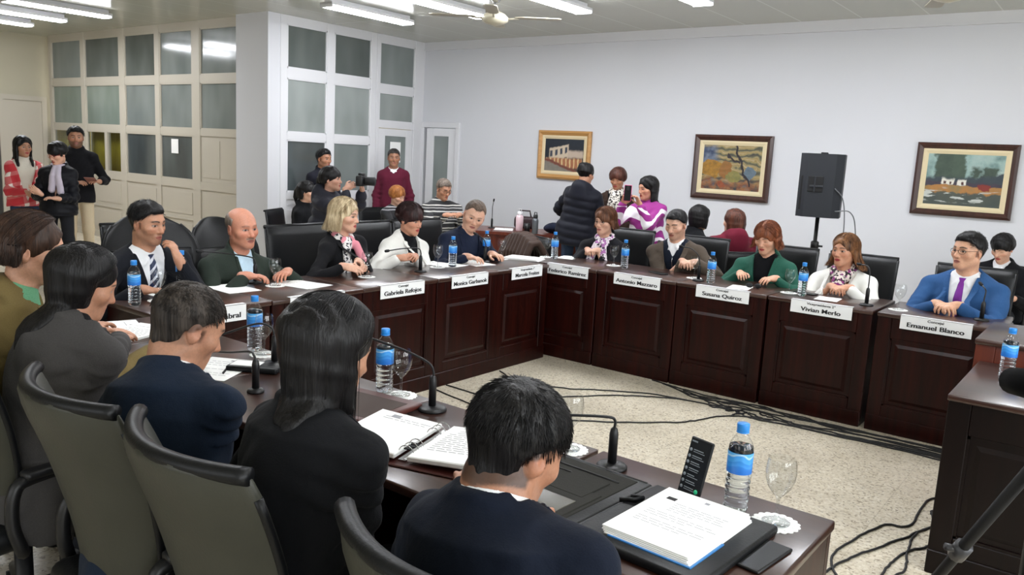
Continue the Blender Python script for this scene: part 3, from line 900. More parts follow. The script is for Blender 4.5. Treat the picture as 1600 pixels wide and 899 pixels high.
SEED = [100]
def person(label, group, F, clothes, hands=True, legs=None, body_fine=.0034, **k):
    SEED[0] += 13; seed = SEED[0]
    k.setdefault('elb', .8 if group in (GF, GR) else .42)
    b = Body(**k); F = dict(F)
    # --- one continuous body surface: head, neck, trunk, arms, hands
    hf = F.get('hres', body_fine); fx = []; fy = []; fz = []
    e = .125
    for lst, i in ((fx, 0), (fy, 1), (fz, 2)): lst.append((b.H[i]-e, b.H[i]+e, hf))
    ps = [b.H+.16, b.H-.16, b.P-np.array([.2, .16, .14]), b.P+np.array([.2, .16, 0])]
    for sd in 'RL':
        d, n, cu = b.hd[sd]; c = b.W[sd]+d*.07
        for lst, i in ((fx, 0), (fy, 1), (fz, 2)): lst.append((c[i]-.10, c[i]+.10, .0048))
        ps += [c-.12, c+.12, b.E[sd]-.07, b.E[sd]+.07, b.S[sd]-.08, b.S[sd]+.08]
    lo = np.min(ps, 0); hi = np.max(ps, 0)
    g = G(axis(lo[0], hi[0], .014, fx), axis(lo[1], hi[1], .014, fy), axis(lo[2], hi[2], .014, fz))
    b.torso(g, -.010, -.12)
    for sd in 'RL':
        b.arm(g, sd, -.006, k=.03, hand_end=0.)
    add_head(b, g, F)
    for sd in 'RL':
        d, n, cu = b.hd[sd]
        add_hand(g, b.W[sd], d, n, cu, sd == 'R', .97*b.s if b.sex == 'm' else .92*b.s)
    root = g.mesh('person', skinmat(), None, smooth_it=1, colorfn=face_colors(b, F))
    root.location = tuple(b.root); root.rotation_euler = (0, 0, b.rz)
    tag(root, label, 'person', group)
    if F.get('hair'): make_hair(b, F, root, seed)
    for i, c in enumerate(clothes):
        t = c.get('type', 'garment')
        if t == 'garment': garment(b, root, c, seed+i)
        elif t == 'strip': strip(b, c['name'], c['m'], root, c['prof'], c['off'], c.get('thick', .006))
        elif t == 'glasses': glasses(b, root, c['m'], c.get('r', .021), c.get('sq', .82))
    if legs: trousers(b, root, legs[0], legs[1])
    root['_b'] = 0; del root['_b']
    b.o = root
    return b
# ------------------------------------------------------------------ materials of the place
def wood(name, c1, c2, rough=.32, axis_=2, scale=1., coat=.25, spec=.5):
    if name in MATS: return MATS[name]
    t = NT(name); sc = [26, 26, 26]; sc[axis_] = 1.6
    n = t.noise(1.*scale, t.mapped(tuple(sc)), detail=5, rough=.6); n2 = t.noise(2.2)
    t.color(t.mix(t.math('MULTIPLY', n2, .35), t.ramp(n, [(.3, c1), (.7, c2)]), c1))
    t.b.inputs['Roughness'].default_value = rough; t.b.inputs['Specular IOR Level'].default_value = spec; t.b.inputs['Coat Weight'].default_value = coat; t.b.inputs['Coat Roughness'].default_value = .2
    t.bump(n, .08, .003); MATS[name] = t.m; return t.m

def m_floor():
    t = NT('terrazzo'); o = t.obj()
    v = t.new('ShaderNodeTexVoronoi'); v.inputs['Scale'].default_value = 95; t.link(o, v.inputs['Vector'])
    sp = t.new('ShaderNodeSeparateColor'); t.link(v.outputs['Color'], sp.inputs[0])
    chips = t.ramp(sp.outputs[0], [(0, '8d806a'), (.07, 'c4b89f'), (.2, 'dbd0ba'), (.72, 'e6ddc9'), (.9, 'f0e9da'), (.985, 'b1a38b')])
    big = t.ramp(t.noise(1.3, detail=4), [(.3, (.86, .85, .84)), (.7, (1, 1, 1))])
    mm = t.new('ShaderNodeMix', data_type='RGBA', blend_type='MULTIPLY'); mm.inputs[0].default_value = 1
    t.link(chips, mm.inputs[6]); t.link(big, mm.inputs[7])
    v2 = t.new('ShaderNodeTexVoronoi'); v2.inputs['Scale'].default_value = 40; t.link(o, v2.inputs['Vector'])
    dk = t.math('LESS_THAN', v2.outputs['Distance'], .13)
    s2 = t.new('ShaderNodeSeparateColor'); t.link(v2.outputs['Color'], s2.inputs[0])
    dk = t.math('MULTIPLY', dk, t.math('LESS_THAN', s2.outputs[1], .30))
    c = t.mix(dk, mm.outputs[2], '675a48')
    br = t.new('ShaderNodeTexBrick'); br.offset = 0; t.link(t.mapped((1, 1, 1)), br.inputs['Vector'])
    for k, x in (('Scale', 1.), ('Brick Width', .4), ('Row Height', .4), ('Mortar Size', .0022)): br.inputs[k].default_value = x
    br.inputs['Color1'].default_value = br.inputs['Color2'].default_value = (0, 0, 0, 1); br.inputs['Mortar'].default_value = (1, 1, 1, 1)
    c = t.mix(t.math('MULTIPLY', br.outputs['Color'], .35), c, '8f836f')
    t.color(c); t.b.inputs['Roughness'].default_value = .28
    return t.m

def m_ceiling():
    t = NT('ceiling_boards'); sx = t.new('ShaderNodeSeparateXYZ'); t.link(t.obj(), sx.inputs[0])
    fr = t.math('FRACT', t.math('MULTIPLY', sx.outputs[0], 1/.62))
    ln = t.math('LESS_THAN', fr, .022)
    fy = t.math('LESS_THAN', t.math('FRACT', t.math('MULTIPLY', sx.outputs[1], 1/2.4)), .006)
    ln = t.math('MAXIMUM', ln, fy)
    t.color(t.mix(ln, t.mix(t.noise(.8), 'c2c3b8', 'babbb0'), 'd4d4cc'))
    t.b.inputs['Roughness'].default_value = .22; t.b.inputs['Specular IOR Level'].default_value = .4
    return t.m

W_DARK = wood('mahogany', '130403', '300b06', .34, coat=.0, spec=.22)
W_TOP = wood('desk_top_wood', '2a1712', '452a20', .30, axis_=0, coat=.4)
W_RED = wood('red_wood', '4a1c10', '6e2f1b', .34)
W_FR_D = wood('dark_frame_wood', '2c1510', '4a261b', .4)
W_FR_L = wood('pale_frame_wood', 'a8783f', 'c99a5e', .42, axis_=0)
WALLM = mat('painted_wall', 'd3d4d9', .75, vary=(1.1, 'cfd0d4'))
WALLC = mat('cream_wall', 'bcb6a2', .8, vary=(1.2, 'b6b09b'))
FRAMEM = mat('white_frame', 'd9d9dc', .42)
FRAMEC = mat('cream_frame', 'bdb6a8', .45)
LEATHER = mat('black_leather', '0f1012', .40, spec=.32, bump=(140, .18, .003))
LEATHER2 = mat('worn_leather', '3a3a32', .42, spec=.5, bump=(120, .15, .003), vary=(7, '2e2f28'))
PLAST = mat('black_plastic', '141416', .42)
RUB = mat('black_matt', '0d0d0f', .7)
CHROME = mat('steel', 'b8b8b8', .25, metal=1.)
PAPER = mat('paper', 'f2f2f0', .8)
INK = mat('print_ink', '2a2a2c', .8)
GREYINK = mat('faint_print', '9a9a9e', .8)
WHITEC = mat('white_card', 'eceef0', .6)
def glassmat(name, col='ffffff', rough=.02, ior=1.45):
    return mat(name, col, rough, trans=1., ior=ior)
def thinglass(name, tint=(1, 1, 1), gl=.06, ior=1.45, blend=1.):
    t = NT(name); t.n.remove(t.b)
    tr = t.new('ShaderNodeBsdfTransparent'); tr.inputs[0].default_value = (*tint, 1); g_ = t.new('ShaderNodeBsdfGlossy'); g_.inputs['Roughness'].default_value = .03
    fr = t.new('ShaderNodeLayerWeight'); fr.inputs[0].default_value = .5; f = t.math('ADD', t.math('MULTIPLY', t.math('POWER', fr.outputs['Facing'], 4.), .75*blend), gl)
    mx = t.new('ShaderNodeMixShader'); t.link(f, mx.inputs[0]); t.link(tr.outputs[0], mx.inputs[1]); t.link(g_.outputs[0], mx.inputs[2]); t.link(mx.outputs[0], t.out.inputs[0])
    return t.m
GLASS = thinglass('clear_glass', (.93, .94, .94), .07)
PANE_CLEAR = thinglass('clear_pane', (.85, .88, .86), .05)
WATER = glassmat('bottled_water', 'f4faff', .03, 1.33)
BLUE = mat('blue_cap', '2a86d8', .35)
def pane(name, c1, c2, f=1.6, rough=.16, spec=.6):
    if name in MATS: return MATS[name]
    t = NT(name); n = t.noise(f, t.mapped((1.2, 1.2, .5)), detail=2)
    t.color(t.ramp(n, [(.35, c1), (.65, c2)])); t.b.inputs['Roughness'].default_value = rough; t.b.inputs['Specular IOR Level'].default_value = spec
    t.bump(t.noise(60), .03, .002); MATS[name] = t.m; return t.m
P_DARK = pane('dark_glass', '4b524f', '626865', rough=.05)
P_FROST = pane('frosted_glass', '868d8a', '9da3a1', rough=.22)
P_MID = pane('grey_glass', '6d7573', '848b89', rough=.12)
P_LOW = pane('lower_dark_glass', '3d4344', '535a5b', rough=.08)
P_GREEN = pane('greenish_glass', '6f7c72', '87928a', rough=.15)

# ------------------------------------------------------------------ room
YW, XC, ZC = 8.95, -8.62, 3.2
def struct(o, lab=None): return tag(o, lab, None, None, 'structure')
mb = MB(); mb.box((-15.2, -3.6, -.1), (4.6, 9.2, 0)); struct(mb.build('floor', m_floor()))
mb = MB(); mb.box((-15.2, -3.6, ZC), (4.6, 9.2, ZC+.1)); struct(mb.build('ceiling', m_ceiling()))
# back wall with a doorway near the corner
mb = MB()
mb.box((-8.62+.72, YW, 0), (4.6, YW+.15, ZC)); mb.box((-8.75, YW, 2.02), (-7.90, YW+.15, ZC)); 
struct(mb.build('wall_back', WALLM))
mb = MB(); mb.box((-8.62, YW-.02, ZC-.10), (4.6, YW, ZC)); mb.box((-8.62, YW-.035, ZC-.115), (4.6, YW, ZC-.10)); struct(mb.build('trim_1', FRAMEM))
mb = MB(); mb.box((-7.85, YW-.015, 0), (4.6, YW, .10)); struct(mb.build('baseboard_back', W_FR_D))
mb = MB(); mb.box((-15.1, -3.6, 0), (-14.95, 6.5, ZC)); struct(mb.build('wall_left', WALLC))
mb = MB(); mb.box((-15.1, -3.6, 0), (-4.2, -3.45, ZC)); mb.box((-4.2, -3.6, 0), (4.6, -3.45, .9)); mb.box((-4.2, -3.6, 2.9), (4.6, -3.45, ZC)); struct(mb.build('wall_rear', WALLC))
mb = MB(); mb.box((4.45, -3.6, 0), (4.6, 9.1, .85)); mb.box((4.45, -3.6, 2.95), (4.6, 9.1, ZC))
for y in (-3.6, -.6, 2.4): mb.box((4.45, y, 0), (4.6, y+.3, ZC))
mb.box((4.45, 5.4, 0), (4.6, 9.1, ZC))  # unseen last bay closed solid to keep daylight off the back wall
struct(mb.build('wall_right', WALLM))
# side room behind the partitions
mb = MB(); mb.box((-15.1, 9.05, 0), (-8.75, 9.2, ZC)); struct(mb.build('wall_far', WALLC))

def partition(name, xs, zs, origin, ang, frame_m, panes, depth=.06, panel_rows=()):
    """framed partition; xs = [(a,b)] clear bays, zs = [(lo,hi)] rows; local x along the wall, local y out to the room"""
    root = empty(name, origin, ang); tag(root, None, None, None, 'structure')
    x0, x1 = xs[0][0]-.10, xs[-1][1]+.10
    m = MB(); e = [x0]+[v for p in xs for v in p]+[x1]
    for i in range(0, len(e), 2): m.rbox((e[i], -depth/2, 0), (e[i+1], depth/2, ZC), .004, 1)
    zz = [0]+[v for p in zs for v in p]+[ZC]
    for (a, b) in xs:
        for i in range(0, len(zz), 2): m.box((a, -depth/2+.004, zz[i]), (b, depth/2-.004, zz[i+1]))
    fr = m.build('partition_frame', frame_m, root)
    for i, (a, b) in enumerate(xs):
        for j, (c, d) in enumerate(zs):
            p = panes(i, j)
            q = MB()
            if p is None: continue
            if p == 'panel':
                q.box((a, -.012, c), (b, .012, d)); w = b-a
                for (l, h) in ((.05, .47), (.53, .95)) if w > .75 and d-c > .55 else ((.04, .96),):
                    u0, u1 = a+w*l, a+w*h; q.box((u0, .012, c+.06), (u1, .018, d-.06))
                q.build('wall_panel', frame_m, root)
            else:
                q.box((a, -.004, c), (b, .004, d)); q.build('pane', p, root)
                bd = MB()
                for (u0, u1, w0, w1) in ((a, a+.018, c, d), (b-.018, b, c, d), (a, b, c, c+.018), (a, b, d-.018, d)): bd.box((u0, .004, w0), (u1, .022, w1))
                bd.build('glazing_bead', frame_m, root)
    return root, fr
ROWS = [(.10, .50), (.52, .95), (1.06, 1.68), (1.77, 2.39), (2.49, 3.10)]
X1 = [(-14.64, -13.62), (-13.49, -12.41), (-12.25, -11.39), (-11.27, -10.44), (-10.25, -9.30)]
CURT = None
def panes1(i, j):
    if j == 0 or j == 1: return 'panel'
    if j == 2: return {0: PANE_CLEAR, 1: PANE_CLEAR, 2: P_LOW, 3: P_LOW, 4: 'panel'}[i]
    if j == 3: return [P_GREEN, P_GREEN, P_MID, P_MID, P_MID][i]
    return [P_MID, P_DARK, P_DARK, P_MID, P_MID][i]
part1, _ = partition('wall_partition_left', [(a+14.74, b+14.74) for a, b in X1], ROWS, (-14.74, 6.35, 0), 0, FRAMEC, panes1)
part1.scale = (1, -1, 1)
# extra mullion in the second bay, low row, and the olive curtains behind
mb = MB(); mb.box((1.84, -.03, 1.06), (1.92, .03, 1.68)); mb.build('mullion', FRAMEC, part1)
curt = cloth('olive_curtain', 'a89428', 'b8a43a', fold=False)
for a, b, lb in ((-.30, 1.02, 'olive yellow curtain behind the lower pane next to the cream left wall'), (1.04, 2.42, 'olive yellow curtain behind the pair of lower panes with a thin mullion')):
    P = []; n = int((b-a)/.012)
    for z in (1.0, 1.75): P.append([(a-14.74+(b-a)*k/n, 6.50+.018*math.sin(k*.9), z) for k in range(n+1)])
    mb = MB(); mb.grid(P); o = mb.build('curtain', curt, None, False); tag(o, lb, 'curtain')
    sm_ = o.modifiers.new('thickness', 'SOLIDIFY'); sm_.thickness = .003
mb = MB(); mb.rbox((-12.9, 6.44, 1.76), (-14.8, 6.47, 1.785) if False else (-12.2, 6.47, 1.785), .003, 1); 
mb.box((-14.7, 6.44, 1.755), (-12.3, 6.56, 1.785)); o = mb.build('curtain_rail', FRAMEC); tag(o, 'cream curtain rail above the olive curtains behind the left partition', 'curtain rail')
# corner column between the two partitions
mb = MB(); mb.box((-9.26, 6.22, 0), (-8.60, 6.42, ZC)); mb.box((-9.26, 6.215, .0), (-8.595, 6.225, .12)); struct(mb.build('wall_column', WALLM))
Y2 = [(6.50, 7.13), (7.25, 7.90), (8.04, 8.73)]
ROWS2 = [(.10, .72), (.80, 1.03-.09), (1.03, 1.69), (1.78, 2.45), (2.57, 3.10)]
def panes2(i, j):
    if i == 2:
        if j < 3: return None
        return P_FROST if j == 3 else P_MID
    if j == 0: return 'panel'
    return [None, 'panel', P_LOW if i == 0 else P_MID, P_FROST, P_DARK][j]
# local x along +Y, local y toward +X: mirror so that y points into the room
part2, _ = partition('wall_partition_right', [(a-6.40, b-6.40) for a, b in Y2[:2]], ROWS2, (XC, 6.40, 0), PI/2, FRAMEM, panes2)
part2.scale = (1, -1, 1)
part3, _ = partition('wall_partition_door_bay', [(8.04-7.94, 8.73-7.94)], [(2.02, 2.42), (2.52, 3.10)], (XC, 7.96, 0), PI/2, FRAMEM, lambda i, j: P_FROST if j == 0 else P_MID)
part3.scale = (1, -1, 1)
# (the rail below the fanlight of the door bay is kept hollow: rebuild its frame without the lower infill)
for ch in list(part3.children):
    if ch.name.startswith('partition_frame'):
        bpy.data.objects.remove(ch)
mb = MB()
for a, b in ((.045, .10), (.79, .99)): mb.rbox((a, -.03, 0), (b, .03, ZC), .004, 1)
for a, b in ((1.93, 2.02), (2.42, 2.52), (3.10, ZC)): mb.box((.10, -.026, a), (.79, .026, b))
mb.build('partition_frame', FRAMEM, part3)
def glazed_door(name, w, h, org, ang, m, glass, sheet, lever=True, gz=(1.0, 1.80)):
    r = empty(name, org, ang); tag(r, None, None, None, 'structure')
    q = MB(); s = .13
    q.rbox((0, -.02, .01), (s, .02, h), .003, 1); q.rbox((w-s, -.02, .01), (w, .02, h), .003, 1)
    for a, b in ((.01, gz[0]), (gz[1], h)): q.box((s, -.018, a), (w-s, .018, b))
    q.box((s+.04, -.024, .15), (w-s-.04, .024, gz[0]-.12)); q.build('door_leaf', m, r)
    q = MB(); q.box((s, -.004, gz[0]), (w-s, .004, gz[1])); q.build('pane', glass, r)
    if sheet: 
        q = MB(); x0 = sheet[0]; q.box((x0, sheet[3]-.001, sheet[1]), (x0+.21, sheet[3]+.001, sheet[1]+sheet[2])); q.build('notice_sheet', PAPER, r)
    if lever:
        q = MB(); q.rbox((.045, -.04, .98), (.085, .04, 1.14), .004, 1); q.tube([(.065, -.03, 1.10), (.065, -.07, 1.10), (.17, -.075, 1.10)], .009); q.build('door_handle', PLAST, r)
    return r
d1 = glazed_door('door_1', .68, 1.92, (XC, 8.065, 0), PI/2, FRAMEM, P_MID, (.23, 1.45, .29, -.02), gz=(1.0, 1.82))
# doorway of the back wall: frame, half open leaf
mb = MB()
for a, b in ((-8.62, -8.54), (-7.92, -7.85)): mb.rbox((a, YW-.028, 0), (b, YW+.15, 1.98), .004, 1)
mb.rbox((-8.62, YW-.03, 1.98), (-7.85, YW+.15, 2.06), .004, 1); struct(mb.build('trim_2', FRAMEM))
d2 = glazed_door('door_2', .52, 1.97, (-7.94, YW+.03, 0), PI-math.radians(-8), FRAMEM, P_MID, (.17, 1.35, .26, -.02), lever=False, gz=(.75, 1.86))
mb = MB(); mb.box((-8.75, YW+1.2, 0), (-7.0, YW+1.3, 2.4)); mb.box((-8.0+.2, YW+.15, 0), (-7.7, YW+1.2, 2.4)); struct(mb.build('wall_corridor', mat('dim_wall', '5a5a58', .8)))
# door in the left wall
mb = MB()
mb.box((-14.95, 3.4, 2.12), (-14.90, 6.34, 2.20)); mb.box((-14.95, 5.60, 0), (-14.90, 5.68, 2.12)); mb.box((-14.95, 6.26, 0), (-14.90, 6.34, 2.12)); struct(mb.build('trim_3', FRAMEC))
mb = MB(); mb.box((-14.95, 5.68, 0), (-14.925, 6.26, 2.12)); struct(mb.build('door_3', FRAMEC))
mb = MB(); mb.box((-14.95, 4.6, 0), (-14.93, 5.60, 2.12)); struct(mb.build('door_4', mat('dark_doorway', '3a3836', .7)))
# sheet of paper taped on the lower pane
mb = MB(); mb.box((-11.0, 6.335, 1.42), (-10.82, 6.338, 1.62)); mb2 = mb
o = mb.build('paper_notice', PAPER); tag(o, 'white paper notice taped to a dark lower pane of the left partition', 'notice')

# ------------------------------------------------------------------ ceiling lights and fans
TUBE = mat('lit_diffuser', 'ffffff', .5, emit=('f6f9ff', 50.))
def lamp_fixture():
    r = empty('ceiling_light'); q = MB()
    q.rbox((-.10, -.62, -.075), (.10, .62, -.045), .006, 1); q.rbox((-.05, -.60, -.045), (.05, .60, 0), .004, 1)
    for y in (-.62, .605): q.box((-.10, y, -.10), (.10, y+.015, -.05))
    q.build('housing', FRAMEM, r)
    q = MB(); q.prism([(-.085, -.075), (-.075, -.098), (.075, -.098), (.085, -.075)], -.60, .60, 'y'); q.build('diffuser', TUBE, r)
    return r
proto = None
LAMPS = [(-10.78, 4.76, 'lit strip light nearest the camera-side of the three by the cream left wall'), (-11.87, 4.7, 'lit strip light, middle of the three by the cream left wall'), (-12.95, 4.72, 'lit strip light, farthest of the three by the cream left wall'),
 (-7.15, 6.52, 'lit strip light in front of the right glazed partition'), (-5.98, 6.50, 'lit strip light touching the ceiling fan in view'), (-4.74, 6.62, 'lit strip light over the back wall, second from the right'), (-3.45, 6.66, 'lit strip light cut by the top edge, above the middle painting'),
 (-2.2, 6.6, None), (-.9, 6.6, None), (-6.0, 2.6, None), (-3.6, 2.6, None), (-1.2, 2.6, None), (1.2, 2.6, None)]
for x, y, lb in LAMPS:
    if proto is None: proto = lamp_fixture(); o = proto; o.location = (x, y, ZC)
    else: o = dup(proto, (x, y, ZC))
    tag(o, lb or 'lit strip light on the ceiling outside the photo', 'ceiling light', 'ceiling strip lights')
    if lb is None: o['group'] = 'strip lights outside the picture'
FANM = mat('cream_enamel', 'c3bda8', .35); BLD = mat('fan_blade', 'a39d8c', .45)
def fan(loc, rz, label):
    r = empty('ceiling_fan', loc, rz, label, 'ceiling fan', 'ceiling fans')
    q = MB(); q.lathe([(.001, 0), (.055, 0), (.06, -.03), (.03, -.07), (.001, -.075)], 20, cap=False); q.build('canopy', CHROME, r)
    q = MB(); q.tube([(0, 0, -.05), (0, 0, -.17)], .014); q.build('downrod', CHROME, r)
    q = MB(); q.lathe([(.001, -.15), (.05, -.155), (.10, -.18), (.135, -.215), (.13, -.25), (.085, -.275), (.03, -.29), (.001, -.295)], 28, cap=False); q.build('motor', FANM, r)
    for k in range(4):
        a = k*PI/2; R = rotz(a); q = MB(); q.X = (R, np.zeros(3))
        q.tube([(.12, 0, -.225), (.24, 0, -.215)], .010); q.prism([(.20, -.03), (.28, -.06), (.62, -.065), (.66, -.04), (.66, .04), (.62, .065), (.28, .06), (.20, .03)], -.212, -.204)
        q.build('blade', BLD, r)
    return r
fan((-5.32, 6.52, ZC), .6, 'cream ceiling fan with chrome rod hanging beside a lit strip light')
fan((-1.30, 6.80, ZC), .35, 'ceiling fan cut by the top edge, near the right end of the back wall')

# ------------------------------------------------------------------ paintings
def painting(label, x0, x1, z0, z1, fm, inner, paint, fwid=.075, mat_w=.05, liner='d8c9a4'):
    r = empty('framed_painting', ((x0+x1)/2, YW-.002, (z0+z1)/2), 0, label, 'painting', 'paintings on the back wall'); w, h = (x1-x0)/2, (z1-z0)/2
    def rectframe(a, b, c, d, y0, y1, bev):
        q = MB()
        for s1 in range(4):
            o1 = [(-a, -b), (a, -b), (a, b), (-a, b)]; i1 = [(-c, -d), (c, -d), (c, d), (-c, d)]
            A, B = o1[s1], o1[(s1+1) % 4]; C, D = i1[(s1+1) % 4], i1[s1]
            m1 = [(p[0]*.6+q_[0]*.4, p[1]*.6+q_[1]*.4) for p, q_ in ((A, D), (B, C))]
            q.add([(A[0], 0, A[1]), (B[0], 0, B[1]), (B[0], y0, B[1]), (A[0], y0, A[1]), (m1[0][0], y0-bev, m1[0][1]), (m1[1][0], y0-bev, m1[1][1]), (D[0], y1, D[1]), (C[0], y1, C[1]), (D[0], 0, D[1]), (C[0], 0, C[1])],
                  [(0, 1, 2, 3), (3, 2, 5, 4), (4, 5, 7, 6), (6, 7, 9, 8)])
        return q
    rectframe(w, h, w-fwid, h-fwid, -.03, -.02, .015).build('frame', fm, r, False)
    rectframe(w-fwid, h-fwid, w-fwid-mat_w, h-fwid-mat_w, -.022, -.014, .002).build('liner', mat('liner_'+liner, liner, .7), r, False)
    a, b = w-fwid-mat_w, h-fwid-mat_w
    q = MB(); q.box((-a, -.012, -b), (a, -.004, b)); c = q.build('canvas', paint(a, b), r)
    return r
def paint_nodes(name, warp=.05, wsc=9.):
    t = NT(name); s = t.new('ShaderNodeSeparateXYZ'); t.link(t.obj(), s.inputs[0]); t.b.inputs['Roughness'].default_value = .6
    wn = t.new('ShaderNodeTexNoise'); wn.inputs['Scale'].default_value = wsc; wn.inputs['Detail'].default_value = 4; t.link(t.obj(), wn.inputs['Vector'])
    sc_ = t.new('ShaderNodeSeparateColor'); t.link(wn.outputs['Color'], sc_.inputs[0])
    return t, t.math('ADD', s.outputs[0], t.math('MULTIPLY', t.math('SUBTRACT', sc_.outputs[0], .5), warp)), t.math('ADD', s.outputs[2], t.math('MULTIPLY', t.math('SUBTRACT', sc_.outputs[1], .5), warp))
def rng_mask(t, v, lo, hi, soft=.01):
    a = t.new('ShaderNodeMapRange', interpolation_type='SMOOTHSTEP'); t.link(v, a.inputs[0]); a.inputs[1].default_value = lo-soft; a.inputs[2].default_value = lo+soft
    b = t.new('ShaderNodeMapRange', interpolation_type='SMOOTHSTEP'); t.link(v, b.inputs[0]); b.inputs[1].default_value = hi-soft; b.inputs[2].default_value = hi+soft
    return t.math('MULTIPLY', a.outputs[0], t.math('SUBTRACT', 1., b.outputs[0]))
def arcade(a, b):
    t, x, z = paint_nodes('oil_arcade', .035, 10.); n = t.noise(14, detail=4); wz = t.math('ADD', z, t.math('MULTIPLY', t.math('SUBTRACT', n, .5), .03))
    col = t.mix(n, '10141c', '1e2834')
    tilt = t.math('ADD', wz, t.math('MULTIPLY', x, -.22))       # the facade runs away to the right
    wall = t.math('MULTIPLY', rng_mask(t, tilt, -.10, .13), rng_mask(t, x, -.23, .07))
    col = t.mix(wall, col, 'c3b39c')
    fr = t.math('FRACT', t.math('MULTIPLY', t.math('ADD', x, .25), 1/.078))
    win = t.math('MULTIPLY', t.math('MULTIPLY', rng_mask(t, fr, .38, .86, .05), wall), t.math('MAXIMUM', rng_mask(t, tilt, .02, .10), rng_mask(t, tilt, -.09, -.03)))
    col = t.mix(win, col, '3a3f4c')
    lowr = t.math('MULTIPLY', rng_mask(t, wz, -.17, -.04, .02), rng_mask(t, x, -.28, .28))
    col = t.mix(lowr, col, t.mix(n, 'a8734c', '8d4e3a'))
    col = t.mix(t.math('MULTIPLY', rng_mask(t, wz, -.03, .06, .02), rng_mask(t, x, .06, .30)), col, 'b9a796')
    f2 = t.math('FRACT', t.math('MULTIPLY', t.math('ADD', x, .3), 1/.062))
    col = t.mix(t.math('MULTIPLY', t.math('MULTIPLY', rng_mask(t, f2, .30, .60, .1), lowr), .9), col, 'd7c08a')
    edge = t.math('ADD', wz, t.math('MULTIPLY', x, .30))
    col = t.mix(rng_mask(t, edge, -.6, -.135, .015), col, t.mix(n, '6b6a64', '8d8577'))
    col = t.mix(rng_mask(t, edge, -.165, -.13, .012), col, '6e3a2c')
    t.color(col); t.bump(n, .3, .004); return t.m
def woods(a, b):
    t, x, z = paint_nodes('oil_autumn_wood', .16, 7.)
    wv = t.new('ShaderNodeTexWave', wave_type='RINGS'); wv.inputs['Scale'].default_value = 4.5; wv.inputs['Distortion'].default_value = 9; wv.inputs['Detail'].default_value = 3; t.link(t.obj(), wv.inputs['Vector'])
    n = t.noise(9, detail=5)
    col = t.ramp(t.math('ADD', t.math('MULTIPLY', wv.outputs['Fac'], .6), t.math('MULTIPLY', n, .4)), [(.1, '2c2d30'), (.35, '6d6a4e'), (.55, '9a8b63'), (.7, '8f7a45'), (.9, 'b9a889')])
    col = t.mix(t.math('MULTIPLY', rng_mask(t, z, -.5, -.14, .04), .75), col, t.ramp(n, [(.35, '2a2c38'), (.5, '8a4a24'), (.65, '4a4452')]))
    col = t.mix(t.math('MULTIPLY', rng_mask(t, x, -.40, -.18, .05), rng_mask(t, z, .02, .25, .05)), col, t.ramp(n, [(.4, '33405a'), (.6, '6a7486')]))
    def blob(cx, cz, rx, rz, c, c2):
        nonlocal col
        d = t.math('ADD', t.math('POWER', t.math('ABSOLUTE', t.math('MULTIPLY', t.math('SUBTRACT', x, cx), 1/rx)), 2.), t.math('POWER', t.math('ABSOLUTE', t.math('MULTIPLY', t.math('SUBTRACT', z, cz), 1/rz)), 2.))
        col = t.mix(rng_mask(t, t.math('ADD', d, t.math('MULTIPLY', n, .5)), -2, 1.1, .12), col, t.mix(t.noise(28), c, c2))
    blob(-.24, -.03, .13, .12, 'b8842c', '5e4a20'); blob(-.06, -.03, .09, .11, 'a0622c', '6e5c30'); blob(.05, -.10, .10, .06, '9a8a44', '566244'); blob(-.1, -.2, .07, .05, 'a4522c', '5a3424'); blob(.22, -.06, .07, .09, '6f8290', '46525c')
    br = t.math('ABSOLUTE', t.math('ADD', t.math('SUBTRACT', x, .13), t.math('MULTIPLY', t.math('ADD', z, -.02), .42)))
    col = t.mix(t.math('MULTIPLY', rng_mask(t, t.math('ADD', br, t.math('MULTIPLY', n, .02)), -1, .026, .006), rng_mask(t, z, -.22, .24)), col, '221c22')
    b2 = t.math('ABSOLUTE', t.math('SUBTRACT', t.math('SUBTRACT', z, .11), t.math('MULTIPLY', x, -.8)))
    col = t.mix(t.math('MULTIPLY', rng_mask(t, b2, -1, .018, .006), rng_mask(t, x, -.05, .1)), col, '2a2226')
    t.color(col); t.bump(t.math('ADD', wv.outputs['Fac'], n), .35, .004); return t.m
